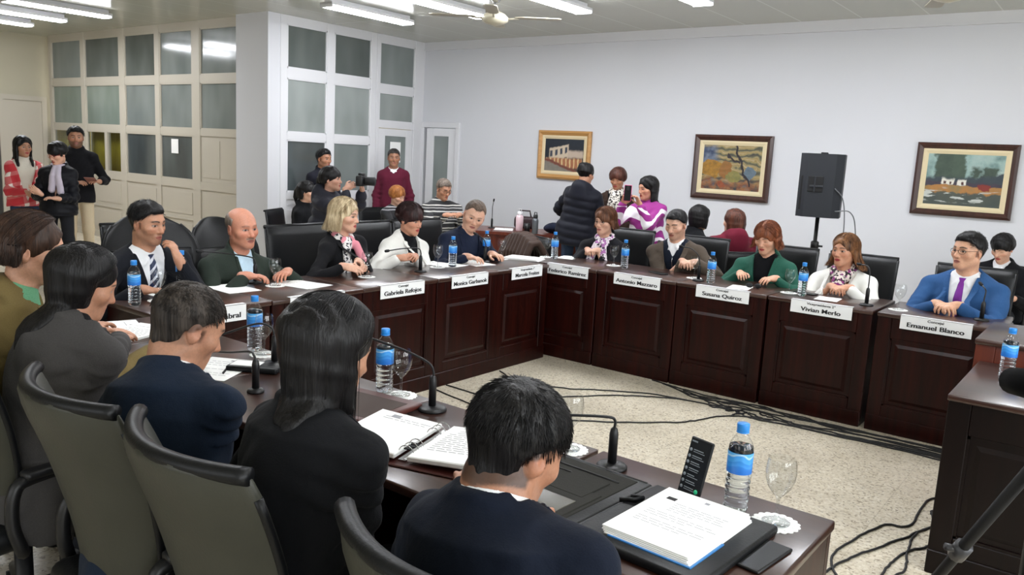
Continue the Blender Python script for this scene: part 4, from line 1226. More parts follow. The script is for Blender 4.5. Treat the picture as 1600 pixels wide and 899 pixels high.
def farm(a, b):
    t, x, z = paint_nodes('oil_farmstead', .07, 11.); n = t.noise(16, detail=4); nb = t.noise(5, detail=4)
    col = t.ramp(nb, [(.35, '54726f'), (.5, '8fa8a3'), (.65, 'a9bbb4')])
    top = t.math('SUBTRACT', z, t.math('MULTIPLY', t.math('SUBTRACT', nb, .5), .22))
    def tree(cx, w, h, c='2b3a35'):
        nonlocal col
        m = t.math('MULTIPLY', rng_mask(t, t.math('ADD', x, t.math('MULTIPLY', t.math('SUBTRACT', n, .5), .12)), cx-w, cx+w, .02), rng_mask(t, top, -.1, h, .02)); col = t.mix(m, col, t.mix(n, c, '4a5a4a'))
    tree(-.13, .13, .5); tree(-.05, .05, .6, '3a4a40'); tree(.10, .035, .12); tree(.20, .055, .13, '22302e'); tree(.26, .03, .14)
    col = t.mix(rng_mask(t, top, -.5, .03, .02), col, t.mix(n, '2a3440', '3b4648'))
    wall = t.math('MULTIPLY', rng_mask(t, z, -.055, .005), t.math('MAXIMUM', rng_mask(t, x, -.05, .03, .004), rng_mask(t, x, -.19, -.08, .004)))
    col = t.mix(rng_mask(t, z, -.055, -.02), col, t.mix(n, '4a3c4c', '2c2c34')); col = t.mix(wall, col, 'd9d6ca')
    f = t.math('FRACT', t.math('MULTIPLY', t.math('ADD', x, .2), 1/.055)); col = t.mix(t.math('MULTIPLY', t.math('MULTIPLY', rng_mask(t, f, .5, .8, .04), wall), rng_mask(t, z, -.05, -.015)), col, '4c2a26')
    col = t.mix(rng_mask(t, z, -.5, -.055, .006), col, t.ramp(nb, [(.3, '6a6338'), (.5, 'a8743c'), (.7, '77704a')]))
    col = t.mix(rng_mask(t, t.math('ADD', z, t.math('MULTIPLY', t.math('SUBTRACT', n, .5), .08)), -.5, -.125, .012), col, t.mix(nb, '2f3d40', '55584a'))
    cow = t.math('MULTIPLY', rng_mask(t, t.math('ADD', x, t.math('MULTIPLY', t.math('SUBTRACT', n, .5), .05)), .125, .225, .006), rng_mask(t, t.math('ADD', z, t.math('MULTIPLY', t.math('SUBTRACT', nb, .5), .05)), -.09, -.035, .006)); col = t.mix(cow, col, '7a2a22')
    pud = rng_mask(t, t.noise(7, t.mapped((.7, 1, 3.5)), detail=3), .56, 1.2, .02)
    col = t.mix(t.math('MULTIPLY', pud, rng_mask(t, z, -.21, -.10, .02)), col, 'b9bdb8')
    t.color(col); t.bump(n, .35, .004); return t.m
painting('framed painting of a pale arcaded building at night in a pale wooden frame', -6.435, -5.615, 1.36, 1.99, W_FR_L, None, arcade, .062, .045, 'd9c7a2')
painting('framed painting of an autumn wood in ochre and grey, dark wooden frame', -4.185, -3.26, 1.262, 1.995, W_FR_D, None, woods, .065, .05)
painting('framed painting of a white farmhouse, trees and red cattle, dark wooden frame', -1.80, -.925, 1.277, 1.981, W_FR_D, None, farm, .058, .048)

# ------------------------------------------------------------------ desks
DH = .78
def desk(name, w, d, h=DH, m=W_DARK, mt=W_TOP):
    """panelled council desk; local origin at the floor, middle of the front; front faces -y"""
    r = empty(name); q = MB()
    fx = w/2-.006; z0, z1 = .10, h-.025
    q.box((-fx, .012, z0), (fx, .03, z1))
    for a, b, c, e in ((-fx, -fx+.085, z0, z1), (fx-.085, fx, z0, z1)): q.rbox((a, 0, c), (b, .014, e), .003, 1)
    q.rbox((-fx+.085, .0005, z1-.135), (fx-.085, .014, z1), .003, 1); q.rbox((-fx+.085, .0005, z0), (fx-.085, .014, z0+.075), .003, 1)
    a, b, c = fx-.085, z0+.075, z1-.135
    for lo, hi in (((-a, .004, b), (-a+.012, .012, c)), ((a-.012, .004, b), (a, .012, c)), ((-a, .004, b), (a, .012, b+.012)), ((-a, .004, c-.012), (a, .012, c))): q.box(lo, hi)
    i, o_ = .055, .035
    q.add([(-a+o_, .012, b+o_), (a-o_, .012, b+o_), (a-o_, .012, c-o_), (-a+o_, .012, c-o_), (-a+i, .002, b+i), (a-i, .002, b+i), (a-i, .002, c-i), (-a+i, .002, c-i)], [(0, 1, 5, 4), (1, 2, 6, 5), (2, 3, 7, 6), (3, 0, 4, 7), (4, 5, 6, 7)])
    q.build('front_panel', m, r)
    for sx in (-1, 1):
        q = MB(); x = sx*fx; q.rbox((min(x, x-sx*.022), .03, .0), (max(x, x-sx*.022), d-.03, z1), .003, 1); q.build('side_panel', m, r)
    q = MB(); q.rbox((-fx, -.008, 0), (fx, .025, z0+.004), .004, 1); q.build('plinth', m, r)
    q = MB(); q.rbox((-w/2+.002, -.012, h-.028), (w/2-.002, d, h), .006, 2); q.build('desktop', mt, r)
    return r
dproto = desk('council_desk', .69, .60)
RX = [-3.665, -2.973, -2.285, -1.588, -.875]
first = True
RD = ['beside the inner corner of the square', 'second to the right of the inner corner', 'in the middle, under the middle painting', 'second from the right end', 'at the right end under the farmhouse painting']
for x, lb in zip(RX, RD):
    if first: o = dproto; o.location = (x, 5.5, 0); first = False
    else: o = dup(dproto, (x, 5.5, 0))
    tag(o, 'dark panelled back-wall-row desk '+lb, 'desk', 'desks along the back wall')
FY = [5.08, 4.425, 3.745, 3.07, 2.39]
FD = ['at the inner corner of the square', 'second from the inner corner', 'in the middle', 'with a blank white nameplate, fourth from the inner corner', 'nearest the camera, before the suited man']
for y, lb in zip(FY, FD):
    o = dup(dproto, (-3.74, y, 0), PI/2, 'dark red panelled left-row desk '+lb, 'desks along the left'); o.scale = (.985, 1, 1)
NX = [-.835, -1.535, -2.225, -2.915, -3.5]
ND = ['with a black portfolio and phone on it, at the free end', 'with a ring binder on it, second from the free end', 'before the man in a blue jacket, third from free end', 'before the long-haired woman in grey', 'at the corner, before the woman in olive']
for x, lb in zip(NX, ND):
    o = dup(dproto, (x, 2.045, 0), PI, 'dark wood near-row desk '+lb, 'desks of the near row')
    if x < -3.4: o.scale = (.68, 1, 1)
# presiding desks at the right
o = desk('head_desk', .95, .80, m=wood('mahogany_shaded', '080303', '120706', .34, coat=0., spec=.2)); o.location = (-.03, 3.655, 0); tag(o, 'dark head desk at the right edge of the photo, end panel facing the camera', 'desk')  # darker mahogany copy: shade of its camera side put into the colour
o = desk('raised_desk', .95, .62, .885, W_RED, W_TOP); o.location = (-.06, 4.47, 0); tag(o, 'raised red-brown desk behind the dark head desk at right', 'desk')

def plate(label, title, name_, loc, rz, w=.40, h=.088):
    r = empty('nameplate', loc, rz, label, 'nameplate', 'white nameplates'); q = MB()
    q.box((-w/2, -.004, -h/2), (w/2, 0, h/2)); q.box((-w/2, -.004, h/2-.002), (w/2, .03, h/2)); q.build('card', WHITEC, r)
    if title: text('title_text', title, .021, INK, r, (0, -.0048, .025), (PI/2, 0, 0), offset=.0004, sx=1.25)
    if name_: text('name_text', name_, .040, INK, r, (0, -.0048, -.014), (PI/2, 0, 0), offset=.0003, sx=1.27, bold=.0011)
    return r
for x, ti, nm, lb in ((-3.595, 'Concejal', 'Federico Ramirez', 'white nameplate under the clasped hands of the woman in glasses'), (-2.956, 'Concejal', 'Antonio Mazzaro', 'white nameplate in front of the man in the brown blazer'), (-2.263, 'Concejal', 'Susana Quiroz', 'white nameplate in front of the woman in the green coat'),
                    (-1.568, 'Vicepresidenta 2\u00b0', 'Vivian Merlo', 'white nameplate in front of the woman in the white coat'), (-.877, 'Concejal', 'Emanuel Blanco', 'white nameplate in front of the man in the bright blue suit')):
    plate(lb, ti, nm, (x, 5.486, .741), 0)
for y, ti, nm, lb in ((5.115, 'Vicepresidenta 1\u00b0', 'Marcela Freites', 'white nameplate on the left-row desk nearest the inner corner'), (4.425, 'Concejal', 'Monica Garbanok', 'white nameplate in front of the man bending his head'), (3.746, 'Concejal', 'Gabriela Refojos', 'white nameplate in front of the woman in the white jacket with black top'),
                    (3.05, '', '', 'white nameplate half hidden by the head of the woman in black'), (2.36, '', 'Cabral', 'white nameplate partly behind the head of the man in the blue jacket')):
    p_ = plate(lb, ti, nm, (-3.728, y, .741), PI/2)
    if nm == 'Cabral': p_.children[-1].location[0] = .10
# ------------------------------------------------------------------ chairs
def back_shell(mb, rows, th, lean=0.):
    """padded curved back: rows = (z, halfwidth, y, wrap, thick)"""
    P = []; n = 28
    for z, w, y, wrap, t in rows:
        r = []
        for k in range(n):
            a = 2*PI*k/n; c, s = math.cos(a), math.sin(a)
            u = math.copysign(abs(c)**.55, c); v = math.copysign(abs(s)**.6, s)
            r.append((u*w, y+wrap*u*u+v*t*(1-.35*u**8), z))
        P.append(r)
    mb.grid(P, close=True); o = len(mb.v)-len(rows)*n
    mb.f.append(tuple(o+k for k in range(n))); mb.f.append(tuple(o+(len(rows)-1)*n+k for k in range(n))); mb.mi += [0, 0]; mb.sm += [False, False]
def star_base(r, R_=.31):
    for k in range(5):
        a = 2*PI*k/5+.3; q = MB(); q.X = (rotz(a), np.zeros(3))
        q.tube([(.03, 0, .115), (.12, 0, .112), (R_*.8, 0, .085), (R_, 0, .074)], [.028, .026, .020, .016], 8)
        leg = q.build('base_leg', PLAST, r)
        q = MB(); q.X = (rotz(a), np.zeros(3)); q.tube([(R_, 0, .08), (R_, 0, .055)], .008, 6)
        for s in (-1, 1):
            q.prism([(R_-.012+.026*math.cos(t), .029+.028*math.sin(t)) for t in np.linspace(0, 2*PI, 14, endpoint=False)], s*.006, s*.024, 'y')
        q.build('caster', RUB, leg)
    q = MB(); q.lathe([(.045, .08), (.05, .10), (.045, .14), (.028, .15), (.028, .30), (.02, .30), (.02, .40)], 16); q.build('gas_column', PLAST, r)
def exec_chair(name='office_chair', rounded=False):
    r = empty(name); q = MB()
    rows = []
    for i, f in enumerate(np.linspace(0, 1, 15)):
        z = .47+.60*f; w = np.interp(f, [0, .25, .6, .92, 1], [.205, .235, .265, .275, .268]); y = -.155+.03*math.sin(f*3.)-.155*f; t = np.interp(f, [0, .08, .5, .9, 1.], [.014, .034, .042, .040, .028])
        rows.append((z, w, y, .085*np.interp(f, [0, .3, 1], [.5, .8, 1.]), t))
    rows += [(1.082, .262, -.312, .085, .020), (1.089, .25, -.313, .082, .010)]
    if rounded: rows = [(z, w*math.sqrt(max(.02, 1-max(0, (z-.86)/.232)**2)), y, wr*math.sqrt(max(.02, 1-max(0, (z-.86)/.232)**2)), t) for z, w, y, wr, t in rows]
    back_shell(q, rows, .04); b_ = q.build('backrest', LEATHER if rounded else LEATHER2, r)
    q = MB()                                   # shiny rolled rim over the top and down the sides
    z0 = [(-1+2*k/24) for k in range(25)]
    pts = [(u*.268, -.310+.085*u*u, 1.080) for u in z0]
    if not rounded: q.tube(pts, .020, 12); q.build('top_roll', LEATHER, b_)
    for s in (-1, 1):
        q = MB(); q.tube([(s*w*.985, y+wr*.97, z) for z, w, y, wr, t in rows[1:-3]], .0105, 8); q.build('side_piping', LEATHER, b_)
    q = MB(); back_shell(q, [(z, w*.84, y+.030, wr*.75, t*.8) for z, w, y, wr, t in rows[2:-6]], .03); o = q.build('front_cushion', LEATHER, r)
    q = MB(); q.rbox((-.255, -.23, .395), (.255, .26, .495), .045, 3); q.build('seat', LEATHER, r)
    for s in (-1, 1):
        q = MB(); x = s*.295
        q.tube(bez([(x*.86, -.12, .40), (x, -.14, .42), (x, -.165, .52), (x, -.155, .625), (x, -.10, .655), (x, .12, .655), (x, .165, .63), (x, .15, .54), (x, .08, .43), (x*.86, .04, .40)], 44), .020, 8)
        q.rbox((x-.028, -.13, .655), (x+.028, .14, .685), .012, 2); q.build('armrest', PLAST, r)
    q = MB(); q.rbox((-.10, -.12, .36), (.10, .12, .40), .01, 2); q.build('seat_plate', PLAST, r)
    star_base(r); return r
ex = exec_chair(); ex.scale = (.94, 1, .94); ex.location = (-.78, 1.13, 0); ex.rotation_euler = (0, 0, -.06)
GX = 'leather office chairs'
tag(ex, 'black leather office chair at the bottom edge behind the man nearest the camera', 'office chair', GX)
dup(ex, (-1.50, 1.13, 0), -.10, 'black leather office chair behind the long-haired woman in black', GX)
dup(ex, (-2.03, 1.13, 0), -.07, 'black leather office chair behind the man in the blue jacket', GX)
dup(ex, (-2.80, 1.06, 0), .10, 'black leather office chair with armrest showing, under the woman in the grey jacket', GX)
dup(ex, (-3.40, .95, 0), .05, 'black leather office chair under the woman in the olive jacket', GX)
rx_ = exec_chair(rounded=True); tag(rx_, 'black leather office chair with rounded back behind the man in the striped tie', 'office chair', GX); rx_.location = (-4.62, 2.60, 0); rx_.rotation_euler = (0, 0, -PI/2-.1); rx_.scale = (1.12, 1, 1.07)
rx_ = dup(rx_, (-4.72, 3.20, 0), -PI/2+.05, 'black leather office chair with rounded back behind the moustached man', GX); rx_.scale = (1, 1, 1.03)

def square_chair():
    r = empty('conference_chair'); q = MB(); rows = []
    for f in np.linspace(0, 1, 10):
        rows.append((.46+.55*f, .245+.008*f, -.23-.07*f, .015, np.interp(f, [0, .06, .94, 1], [.02, .034, .034, .022])))
    back_shell(q, rows, .03); b_ = q.build('backrest', LEATHER, r)
    q = MB(); P = [(-.243, -.215, .47), (-.252, -.285, 1.0), (.252, -.285, 1.0), (.243, -.215, .47)]
    q.tube(P[:2], .012, 8); q.tube(P[2:], .012, 8); q.tube([(-.255, -.30, 1.012), (.255, -.30, 1.012)], .014, 8); q.build('back_rim', LEATHER, b_)
    q = MB(); q.rbox((-.25, -.24, .38), (.25, .24, .465), .035, 3); q.build('seat', LEATHER, r)
    for s in (-1, 1):
        q = MB(); x = s*.275
        q.tube(bez([(x, -.20, .40), (x, -.22, .62), (x, -.15, .655), (x, .14, .655), (x, .20, .62), (x, .20, .40)], 30), .016, 8); q.build('armrest', PLAST, r)
    star_base(r, .29); return r
sq = square_chair(); sq.location = (-3.72, 6.42, 0); sq.rotation_euler = (0, 0, PI)
GS = 'square-backed black conference chairs'
tag(sq, 'black square-backed chair behind the woman in glasses and scarf', 'conference chair', GS)
for x, lb in ((-3.0, 'the man in the brown blazer'), (-2.24, 'the woman in the green coat'), (-1.64, 'the woman in the white coat'), (-.86, 'the man in the bright blue suit')):
    dup(sq, (x, 6.42, 0), PI, 'black square-backed chair behind '+lb, GS)
for x, y, lb in ((-4.66, 3.86, 'black square-backed chair behind the blonde woman'), (-4.66, 4.49, 'black square-backed chair behind the woman in the white jacket'), (-4.66, 5.12, 'black square-backed chair behind the man bending his head')):
    c = dup(sq, (x, y, 0), -PI/2, lb, GS); c.scale = (1.18, 1, 1.03)
c = dup(sq, (-5.45, 3.02, 0), -PI/2, 'empty black square-backed chair in the second row behind the moustached man', GS)

# ------------------------------------------------------------------ bottles, glasses, microphones, paper
PET = thinglass('clear_plastic', (.97, .98, .99), .05)
def bottle():
    r = empty('water_bottle'); q = MB()
    prof = [(.001, .004), (.020, .002), (.029, .006), (.0315, .016)]
    for i in range(5):
        z = .022+i*.0165; prof += [(.0315, z), (.0285, z+.0055), (.0315, z+.011)]
    prof += [(.0315, .108), (.0308, .110), (.0308, .165), (.0315, .168), (.030, .178), (.024, .192), (.0165, .203), (.0130, .209), (.0125, .218), (.001, .219)]
    q.lathe(prof, 28, cap=False); b_ = q.build('bottle', PET, r)
    q = MB(); q.lathe([(max(.0008, a-.0012), z+(.001 if z < .01 else 0)) for a, z in prof if z < .180]+[(.001, .179)], 28, cap=False); q.build('water', WATER, r)
    q = MB(); q.lathe([(.0317, .110), (.0318, .111), (.0318, .1635), (.0317, .1645)], 28, cap=False); q.build('bottle_label', label_mat(), r)
    q = MB(); q.lathe([(.001, .236), (.0145, .236), (.0155, .234), (.0155, .216), (.0150, .2155), (.013, .215)], 24, cap=False)
    q.lathe([(.0158, .2125), (.0158, .2155), (.013, .2155)], 24, cap=False); q.build('cap', BLUE, r)
    return r
def label_mat():
    t = NT('blue_bottle_label'); o = t.obj(); s = t.new('ShaderNodeSeparateXYZ'); t.link(o, s.inputs[0])
    n = t.noise(40, detail=2)
    w = t.math('ADD', s.outputs[2], t.math('MULTIPLY', t.math('SINE', t.math('MULTIPLY', t.math('ADD', s.outputs[0], s.outputs[1]), 90)), .004))
    f = t.new('ShaderNodeMapRange'); t.link(w, f.inputs[0]); f.inputs[1].default_value = .11; f.inputs[2].default_value = .165
    f2 = t.math('ADD', f.outputs[0], t.math('MULTIPLY', t.math('SUBTRACT', n, .5), .16))
    t.color(t.ramp(f2, [(0, '1f6fd0'), (.32, '2a80dc'), (.38, '3f97e8'), (.55, '2f8ae0'), (.60, '4aa4ee'), (.80, '3f9cec'), (.86, 'bfe2fa'), (.93, '58b0f2')]))
    t.b.inputs['Roughness'].default_value = .35; return t.m
bp = bottle(); GB = 'water bottles with blue labels'
BL = [(-.704, 1.922, DH, 'water bottle on the near desk beside the propped phone'), (-2.055, 1.985, DH, 'water bottle on the near desk right of the head of the woman in black'), (-2.85, 2.0, DH, 'water bottle on the near desk between the man in blue and the woman in black'),
      (-4.02, 2.10, DH, 'water bottle before the striped tie of the suited man'), (-4.255, 2.50, DH, 'water bottle beside the raised hand of the suited man, behind the wine glass'), (-4.06, 4.60, DH, 'water bottle beside the woman in the white jacket'), (-4.23, 5.21, DH, 'water bottle before the man bending his head'),
      (-3.905, 5.74, DH, 'water bottle at the inner corner, left of the woman in glasses'), (-3.235, 5.775, DH, 'water bottle between the woman in glasses and the man in brown'), (-2.434, 5.66, DH, 'water bottle between the man in brown and the woman in green'), (-1.765, 5.68, DH, 'water bottle between the woman in green and the woman in white'),
      (-.352, 4.10, DH, 'water bottle on the dark head desk at the right edge'), (-.30, 4.60, .885, 'water bottle on the raised desk at the right edge, behind another bottle')]
for i, (x, y, z, lb) in enumerate(BL):
    o = bp if i == 0 else dup(bp, (x, y, z)); o.location = (x, y, z); o.rotation_euler = (0, 0, i*.7)
    tag(o, lb, 'bottle', GB)
def goblet():
    r = empty('wine_glass'); q = MB()
    out = [(.001, .003), (.034, .002), (.0345, .004), (.020, .008), (.007, .013), (.0045, .022), (.0042, .060), (.0065, .068), (.016, .078), (.028, .094), (.0355, .115), (.0375, .135), (.0355, .155), (.0325, .168)]
    inn = [(.0315, .168), (.0343, .155), (.0363, .135), (.0343, .115), (.027, .096), (.015, .081), (.001, .075)]
    q.lathe(out, 32, cap=False); q.build('glass_body', GLASS, r); return r
gp = goblet(); GG = 'stemmed glasses'
GL = [(-.601, 1.93, 'clear stemmed glass on a white doily at the free end of the near desks'), (-1.985, 2.0, 'clear stemmed glass on a doily beside the head of the woman in black'), (-2.77, 1.99, 'clear stemmed glass on a doily left of the head of the woman in black'), (-4.075, 2.264, 'clear stemmed glass before the suited man with striped tie'), (-4.114, 3.033, 'clear stemmed glass on a doily before the moustached man'),
      (-4.067, 3.738, 'clear stemmed glass held by the blonde woman'), (-4.12, 4.50, 'clear stemmed glass beside the woman in the white jacket'), (-4.16, 5.33, 'clear stemmed glass before the man bending his head'), (-4.03, 5.80, 'clear stemmed glass at the inner corner before the brown coat'),
      (-3.386, 5.86, 'clear stemmed glass beside the woman in glasses'), (-2.631, 5.80, 'clear stemmed glass beside the man in brown'), (-1.876, 5.745, 'clear stemmed glass beside the woman in green'), (-1.14, 5.69, 'clear stemmed glass between the woman in white and the man in blue'), (-1.255, 1.985, 'clear stemmed glass mostly hidden behind the head of the nearest man')]
dz = MB(); n = 72
ring1 = [( (.054+.006*abs(math.sin(9*a)))*math.cos(a), (.054+.006*abs(math.sin(9*a)))*math.sin(a)) for a in np.linspace(0, 2*PI, n, endpoint=False)]
dz.prism(ring1, 0, .0016)
for a in np.linspace(0, 2*PI, 18, endpoint=False): dz.lathe([(.0035, .0016), (.003, .0026), (.001, .0028)], 8, c=(.045*math.cos(a), .045*math.sin(a), 0))
dzo = dz.build('paper_doily', PAPER)
for i, (x, y, lb) in enumerate(GL):
    o = gp if i == 0 else dup(gp, (0, 0, 0)); o.location = (x, y, DH+.0018); tag(o, lb, 'glass', GG)
    d_ = dzo if i == 0 else dup(dzo, (0, 0, 0)); d_.location = (x, y, DH+.0003); d_.rotation_euler = (0, 0, i*.5)
    tag(d_, 'white scalloped doily under the '+lb.replace('clear stemmed ', '').replace(' on a white doily', '').replace(' on a doily', ''), 'doily', 'paper doilies')
def mic(label, base, pts, rb=.045):
    """gooseneck microphone: pts relative to the base"""
    r = empty('gooseneck_microphone', base, 0, label, 'microphone', 'gooseneck microphones'); q = MB()
    q.lathe([(rb, 0), (rb, .006), (rb*.85, .012), (.016, .016), (.001, .017)], 20); q.build('base', PLAST, r)
    q = MB(); q.lathe([(.013, .014), (.013, .10), (.010, .115), (.006, .12)], 14); q.build('stem', PLAST, r)
    P = bez([(0, 0, .115)]+pts, 34); q = MB(); q.tube(P, .0042, 8); q.build('gooseneck', PLAST, r)
    T = nrm(P[-1]-P[-3]); q = MB(); q.tube([P[-1]-T*.005, P[-1], P[-1]+T*.014, P[-1]+T*.03, P[-1]+T*.034], [.006, .0095, .0105, .009, .003], 10); q.build('microphone_capsule', RUB, r)
mic('gooseneck microphone before the nearest man, beside his open portfolio', (-1.088, 1.955, DH), [(0, 0, .14), (-.015, -.02, .152), (-.11, -.08, .148), (-.22, -.14, .135)])
mic('gooseneck microphone by the ring binder, neck reaching toward the woman in black', (-1.80, 1.965, DH), [(0, 0, .135), (-.015, -.012, .165), (-.10, -.05, .20), (-.25, -.11, .235)], .05)
mic('gooseneck microphone lying low before the man in the blue jacket', (-2.62, 1.93, DH), [(-.01, -.01, .15), (-.06, -.04, .16), (-.18, -.09, .11), (-.30, -.15, .06)])
mic('gooseneck microphone beside the folder, neck running left over the near desk', (-2.36, 1.66, DH), [(-.01, .0, .13), (-.05, .01, .135), (-.20, .03, .10), (-.36, .05, .07)], .03)
mic('gooseneck microphone with long neck before the moustached man', (-4.27, 3.0, DH), [(0, 0, .13), (-.01, -.02, .16), (-.02, -.16, .19), (-.04, -.34, .215)])
mic('gooseneck microphone before the woman in the white jacket', (-4.03, 4.22, DH), [(0, 0, .14), (-.01, -.02, .17), (-.03, -.14, .175), (-.05, -.27, .165)])
mic('gooseneck microphone before the man bending his head', (-4.11, 5.05, DH), [(0, 0, .15), (-.03, 0, .19), (-.10, 0, .215)])
mic('gooseneck microphone before the man in the brown blazer', (-2.55, 5.70, DH), [(0, 0, .14), (-.02, .01, .19), (-.10, .05, .23), (-.19, .08, .235)])
mic('gooseneck microphone before the woman in the white coat', (-1.335, 5.68, DH), [(0, 0, .17), (-.005, .005, .23), (-.03, .03, .26), (-.08, .06, .262)])
mic('gooseneck microphone at the right end before the man in the blue suit', (-.67, 5.75, DH), [(0, 0, .14), (.0, .01, .19), (-.03, .05, .215)])

def sheets(label, c, rz, n=1, w=.21, h=.297, lines=14, z=DH, th=.0012, seed=0, name='paper_sheet', skew=.03, head=True):
    r = empty(name, (c[0], c[1], z+.0004), rz, label, 'papers', 'papers on the desks'); rg = np.random.RandomState(seed+5)
    for i in range(n):
        q = MB(); R = rotz(rg.randn()*skew); q.X = (R, np.array([rg.randn()*.006, rg.randn()*.006, i*th])); q.box((-w/2, -h/2, 0), (w/2, h/2, th*.9)); q.build('sheet', PAPER, r)
    if lines:
        q = MB(); R0 = R; q.X = (R0, np.array([0, 0, n*th])); 
        if head: q.box((-.012, h/2-.045, 0), (.012, h/2-.03, .0003))
        for i in range(lines):
            y = h/2-.06-i*(h-.09)/lines; 
            if rg.rand() < .15: continue
            x = -w/2+.025
            while x < w/2-.03:
                l = .012+rg.rand()*.022; q.box((x, y, 0), (min(x+l, w/2-.02), y+.0028, .0003)); x += l+.006
            if rg.rand() < .2: continue
        q.build('print', GREYINK, r)
    return r
sheets('white papers before the moustached man', (-4.06, 3.20), PI/2+.2, 3, lines=8, seed=1)
sheets('cream paper on the left-row desk under the microphone of the moustached man', (-4.18, 2.78), PI/2-.1, 1, lines=0, seed=2)
sheets('white paper before the woman in the white jacket', (-4.20, 4.66), PI/2+.1, 2, lines=6, seed=3)
sheets('white papers before the man bending his head', (-4.12, 4.92), PI/2-.15, 2, lines=6, seed=4)
sheets('stack of white papers at the inner corner', (-4.05, 5.50), PI/2+.3, 5, th=.003, lines=6, seed=5)
sheets('white paper with a pen, left of the hands of the woman in glasses', (-3.90, 5.95), .2, 1, w=.15, h=.21, lines=0, seed=6)
sheets('white paper before the woman in the green coat', (-2.20, 5.66), .15, 1, lines=5, seed=7, w=.15, h=.21)
sheets('white paper under the hands of the woman in the white coat', (-1.60, 5.72), .1, 1, lines=4, seed=8, w=.15, h=.18)
sheets('white papers under the arm of the woman in the grey jacket', (-3.45, 1.80), .3, 4, lines=10, seed=9, th=.002)
sheets('white paper beside the hand of the woman in the grey jacket', (-3.62, 1.75), -.3, 3, lines=8, seed=10, th=.002)
sheets('white papers before the man in the blue jacket', (-2.70, 1.74), .5, 2, lines=8, seed=11)
sheets('white paper before the suited man with striped tie', (-4.13, 2.42), PI/2, 1, lines=6, seed=12)
def pen(label, a, b):
    q = MB(); a = np.array(a); b = np.array(b); q.tube([a, a+(b-a)*.03, a+(b-a)*.9, b], [.002, .0042, .0042, .001], 8); tag(q.build('pen', PLAST), label, 'pen')
pen('black pen on the paper left of the woman in glasses', (-3.83, 5.93, DH+.006), (-3.83, 6.06, DH+.006))
pen('black pen on the papers before the man in the blue jacket', (-2.62, 1.70, DH+.007), (-2.72, 1.80, DH+.007))
# dark tray / folder and phone in front of the man in blue
r = empty('black_folder', (-2.60, 1.83, DH+.0005), .55, 'black folder on the near desk between two microphone necks', 'folder'); q = MB(); q.rbox((-.10, -.05, 0), (.10, .05, .022), .006, 2); q.build('cover', LEATHER, r); q = MB(); q.box((-.09, -.035, .022), (.02, .035, .0235)); q.build('sheet', PAPER, r)
# ring binder
r = empty('ring_binder', (-1.565, 1.685, DH+.0005), .27, 'open white ring binder between the woman in black and the nearest man', 'binder')
q = MB(); q.rbox((-.30, -.17, 0), (.27, .17, .006), .004, 1); q.build('cover', mat('oxblood_leather', '3c1a16', .4), r)
for s, lb in ((-1, 0), (1, 1)):
    q = MB(); q.X = (roty(s*-.06), np.array([s*.012, 0, .012])); x0, x1 = (s*.008, s*.225); q.rbox((min(x0, x1), -.148, 0), (max(x0, x1), .148, .016), .003, 1); q.build('page_block', PAPER, r)
    q = MB(); q.X = (roty(s*-.06), np.array([s*.012, 0, .0285])); rg = np.random.RandomState(3+lb)
    for i in range(12 if s > 0 else 2):
        y = .10-i*.016; x = s*.118-.085+(.02 if i < 2 else 0)
        while x < s*.118+.07: l = .012+rg.rand()*.025; q.box((x, y, 0), (x+l, y+.0028, .0003)); x += l+.006
    if s < 0: q.box((-.165, .10, 0), (-.135, .125, .0003))
    q.build('print', GREYINK, r)
q = MB()
for y in (-.115, -.085, -.055, .055, .085, .115): q.tube([(.026*math.cos(t), y, .016+.030*math.sin(t)) for t in np.linspace(0, PI, 12)], .0016, 6)
q.box((-.012, -.14, .006), (.012, .14, .012)); q.build('rings', CHROME, r)
q = MB()
for y in (-.108, -.088, -.068): q.box((-.012, y, .0305), (.012, y+.013, .034))
q.build('index_tab', RUB, r)
# brown leather folder edge behind the binder
r = empty('leather_folder', (-1.93, 1.79, DH+.0005), .12, 'oxblood leather folder lying left of the ring binder', 'folder'); q = MB(); q.rbox((-.17, -.13, 0), (.12, .15, .022), .01, 2); q.build('cover', mat('oxblood_leather2', '4a2019', .38), r); q = MB(); q.box((-.13, -.10, .022), (.09, .10, .0228)); q.build('inner_lining', mat('brown_lining', '3a2a22', .7), r)
# black portfolio of the nearest man
r = empty('portfolio', (-.93, 1.70, DH+.0005), -.06, 'open black zip portfolio with white sheets before the nearest man', 'portfolio'); q = MB()
q.rbox((-.345, -.195, 0), (-.005, .195, .016), .007, 2); q.build('left_cover', LEATHER, r)
q = MB(); q.rbox((.005, -.195, 0), (.345, .195, .022), .008, 2); q.build('right_cover', LEATHER, r)
q = MB(); q.rbox((-.03, -.19, .0), (.03, .19, .013), .005, 1); q.build('spine', LEATHER, r)
DKF = cloth('dark_lining', '23221f', '2d2c28', fold=False)
q = MB(); q.rbox((-.325, -.175, .014), (-.04, .175, .018), .002, 1); q.rbox((-.30, -.16, .016), (-.05, .02, .0205), .002, 1); q.rbox((-.20, -.03, .018), (-.08, .10, .0215), .002, 1); q.build('pocket', DKF, r)
q = MB(); q.rbox((-.185, -.15, .0195), (-.075, -.06, .0222), .001, 1); q.build('card_window', mat('grey_film', '55534c', .25), r)
for a_, b_, r_ in (((-.30, .125, .019), (-.07, .125, .019), .003), ((-.30, .09, .019), (-.10, .09, .019), .002), ((-.338, -.188, .012), (-.02, -.188, .012), .006), ((.02, -.188, .012), (.338, -.188, .012), .006), ((-.338, .188, .012), (-.02, .188, .012), .006), ((.02, .188, .012), (.338, .188, .012), .006)):
    q = MB(); q.tube([a_, b_], r_, 6); q.build('zip', PLAST, r)
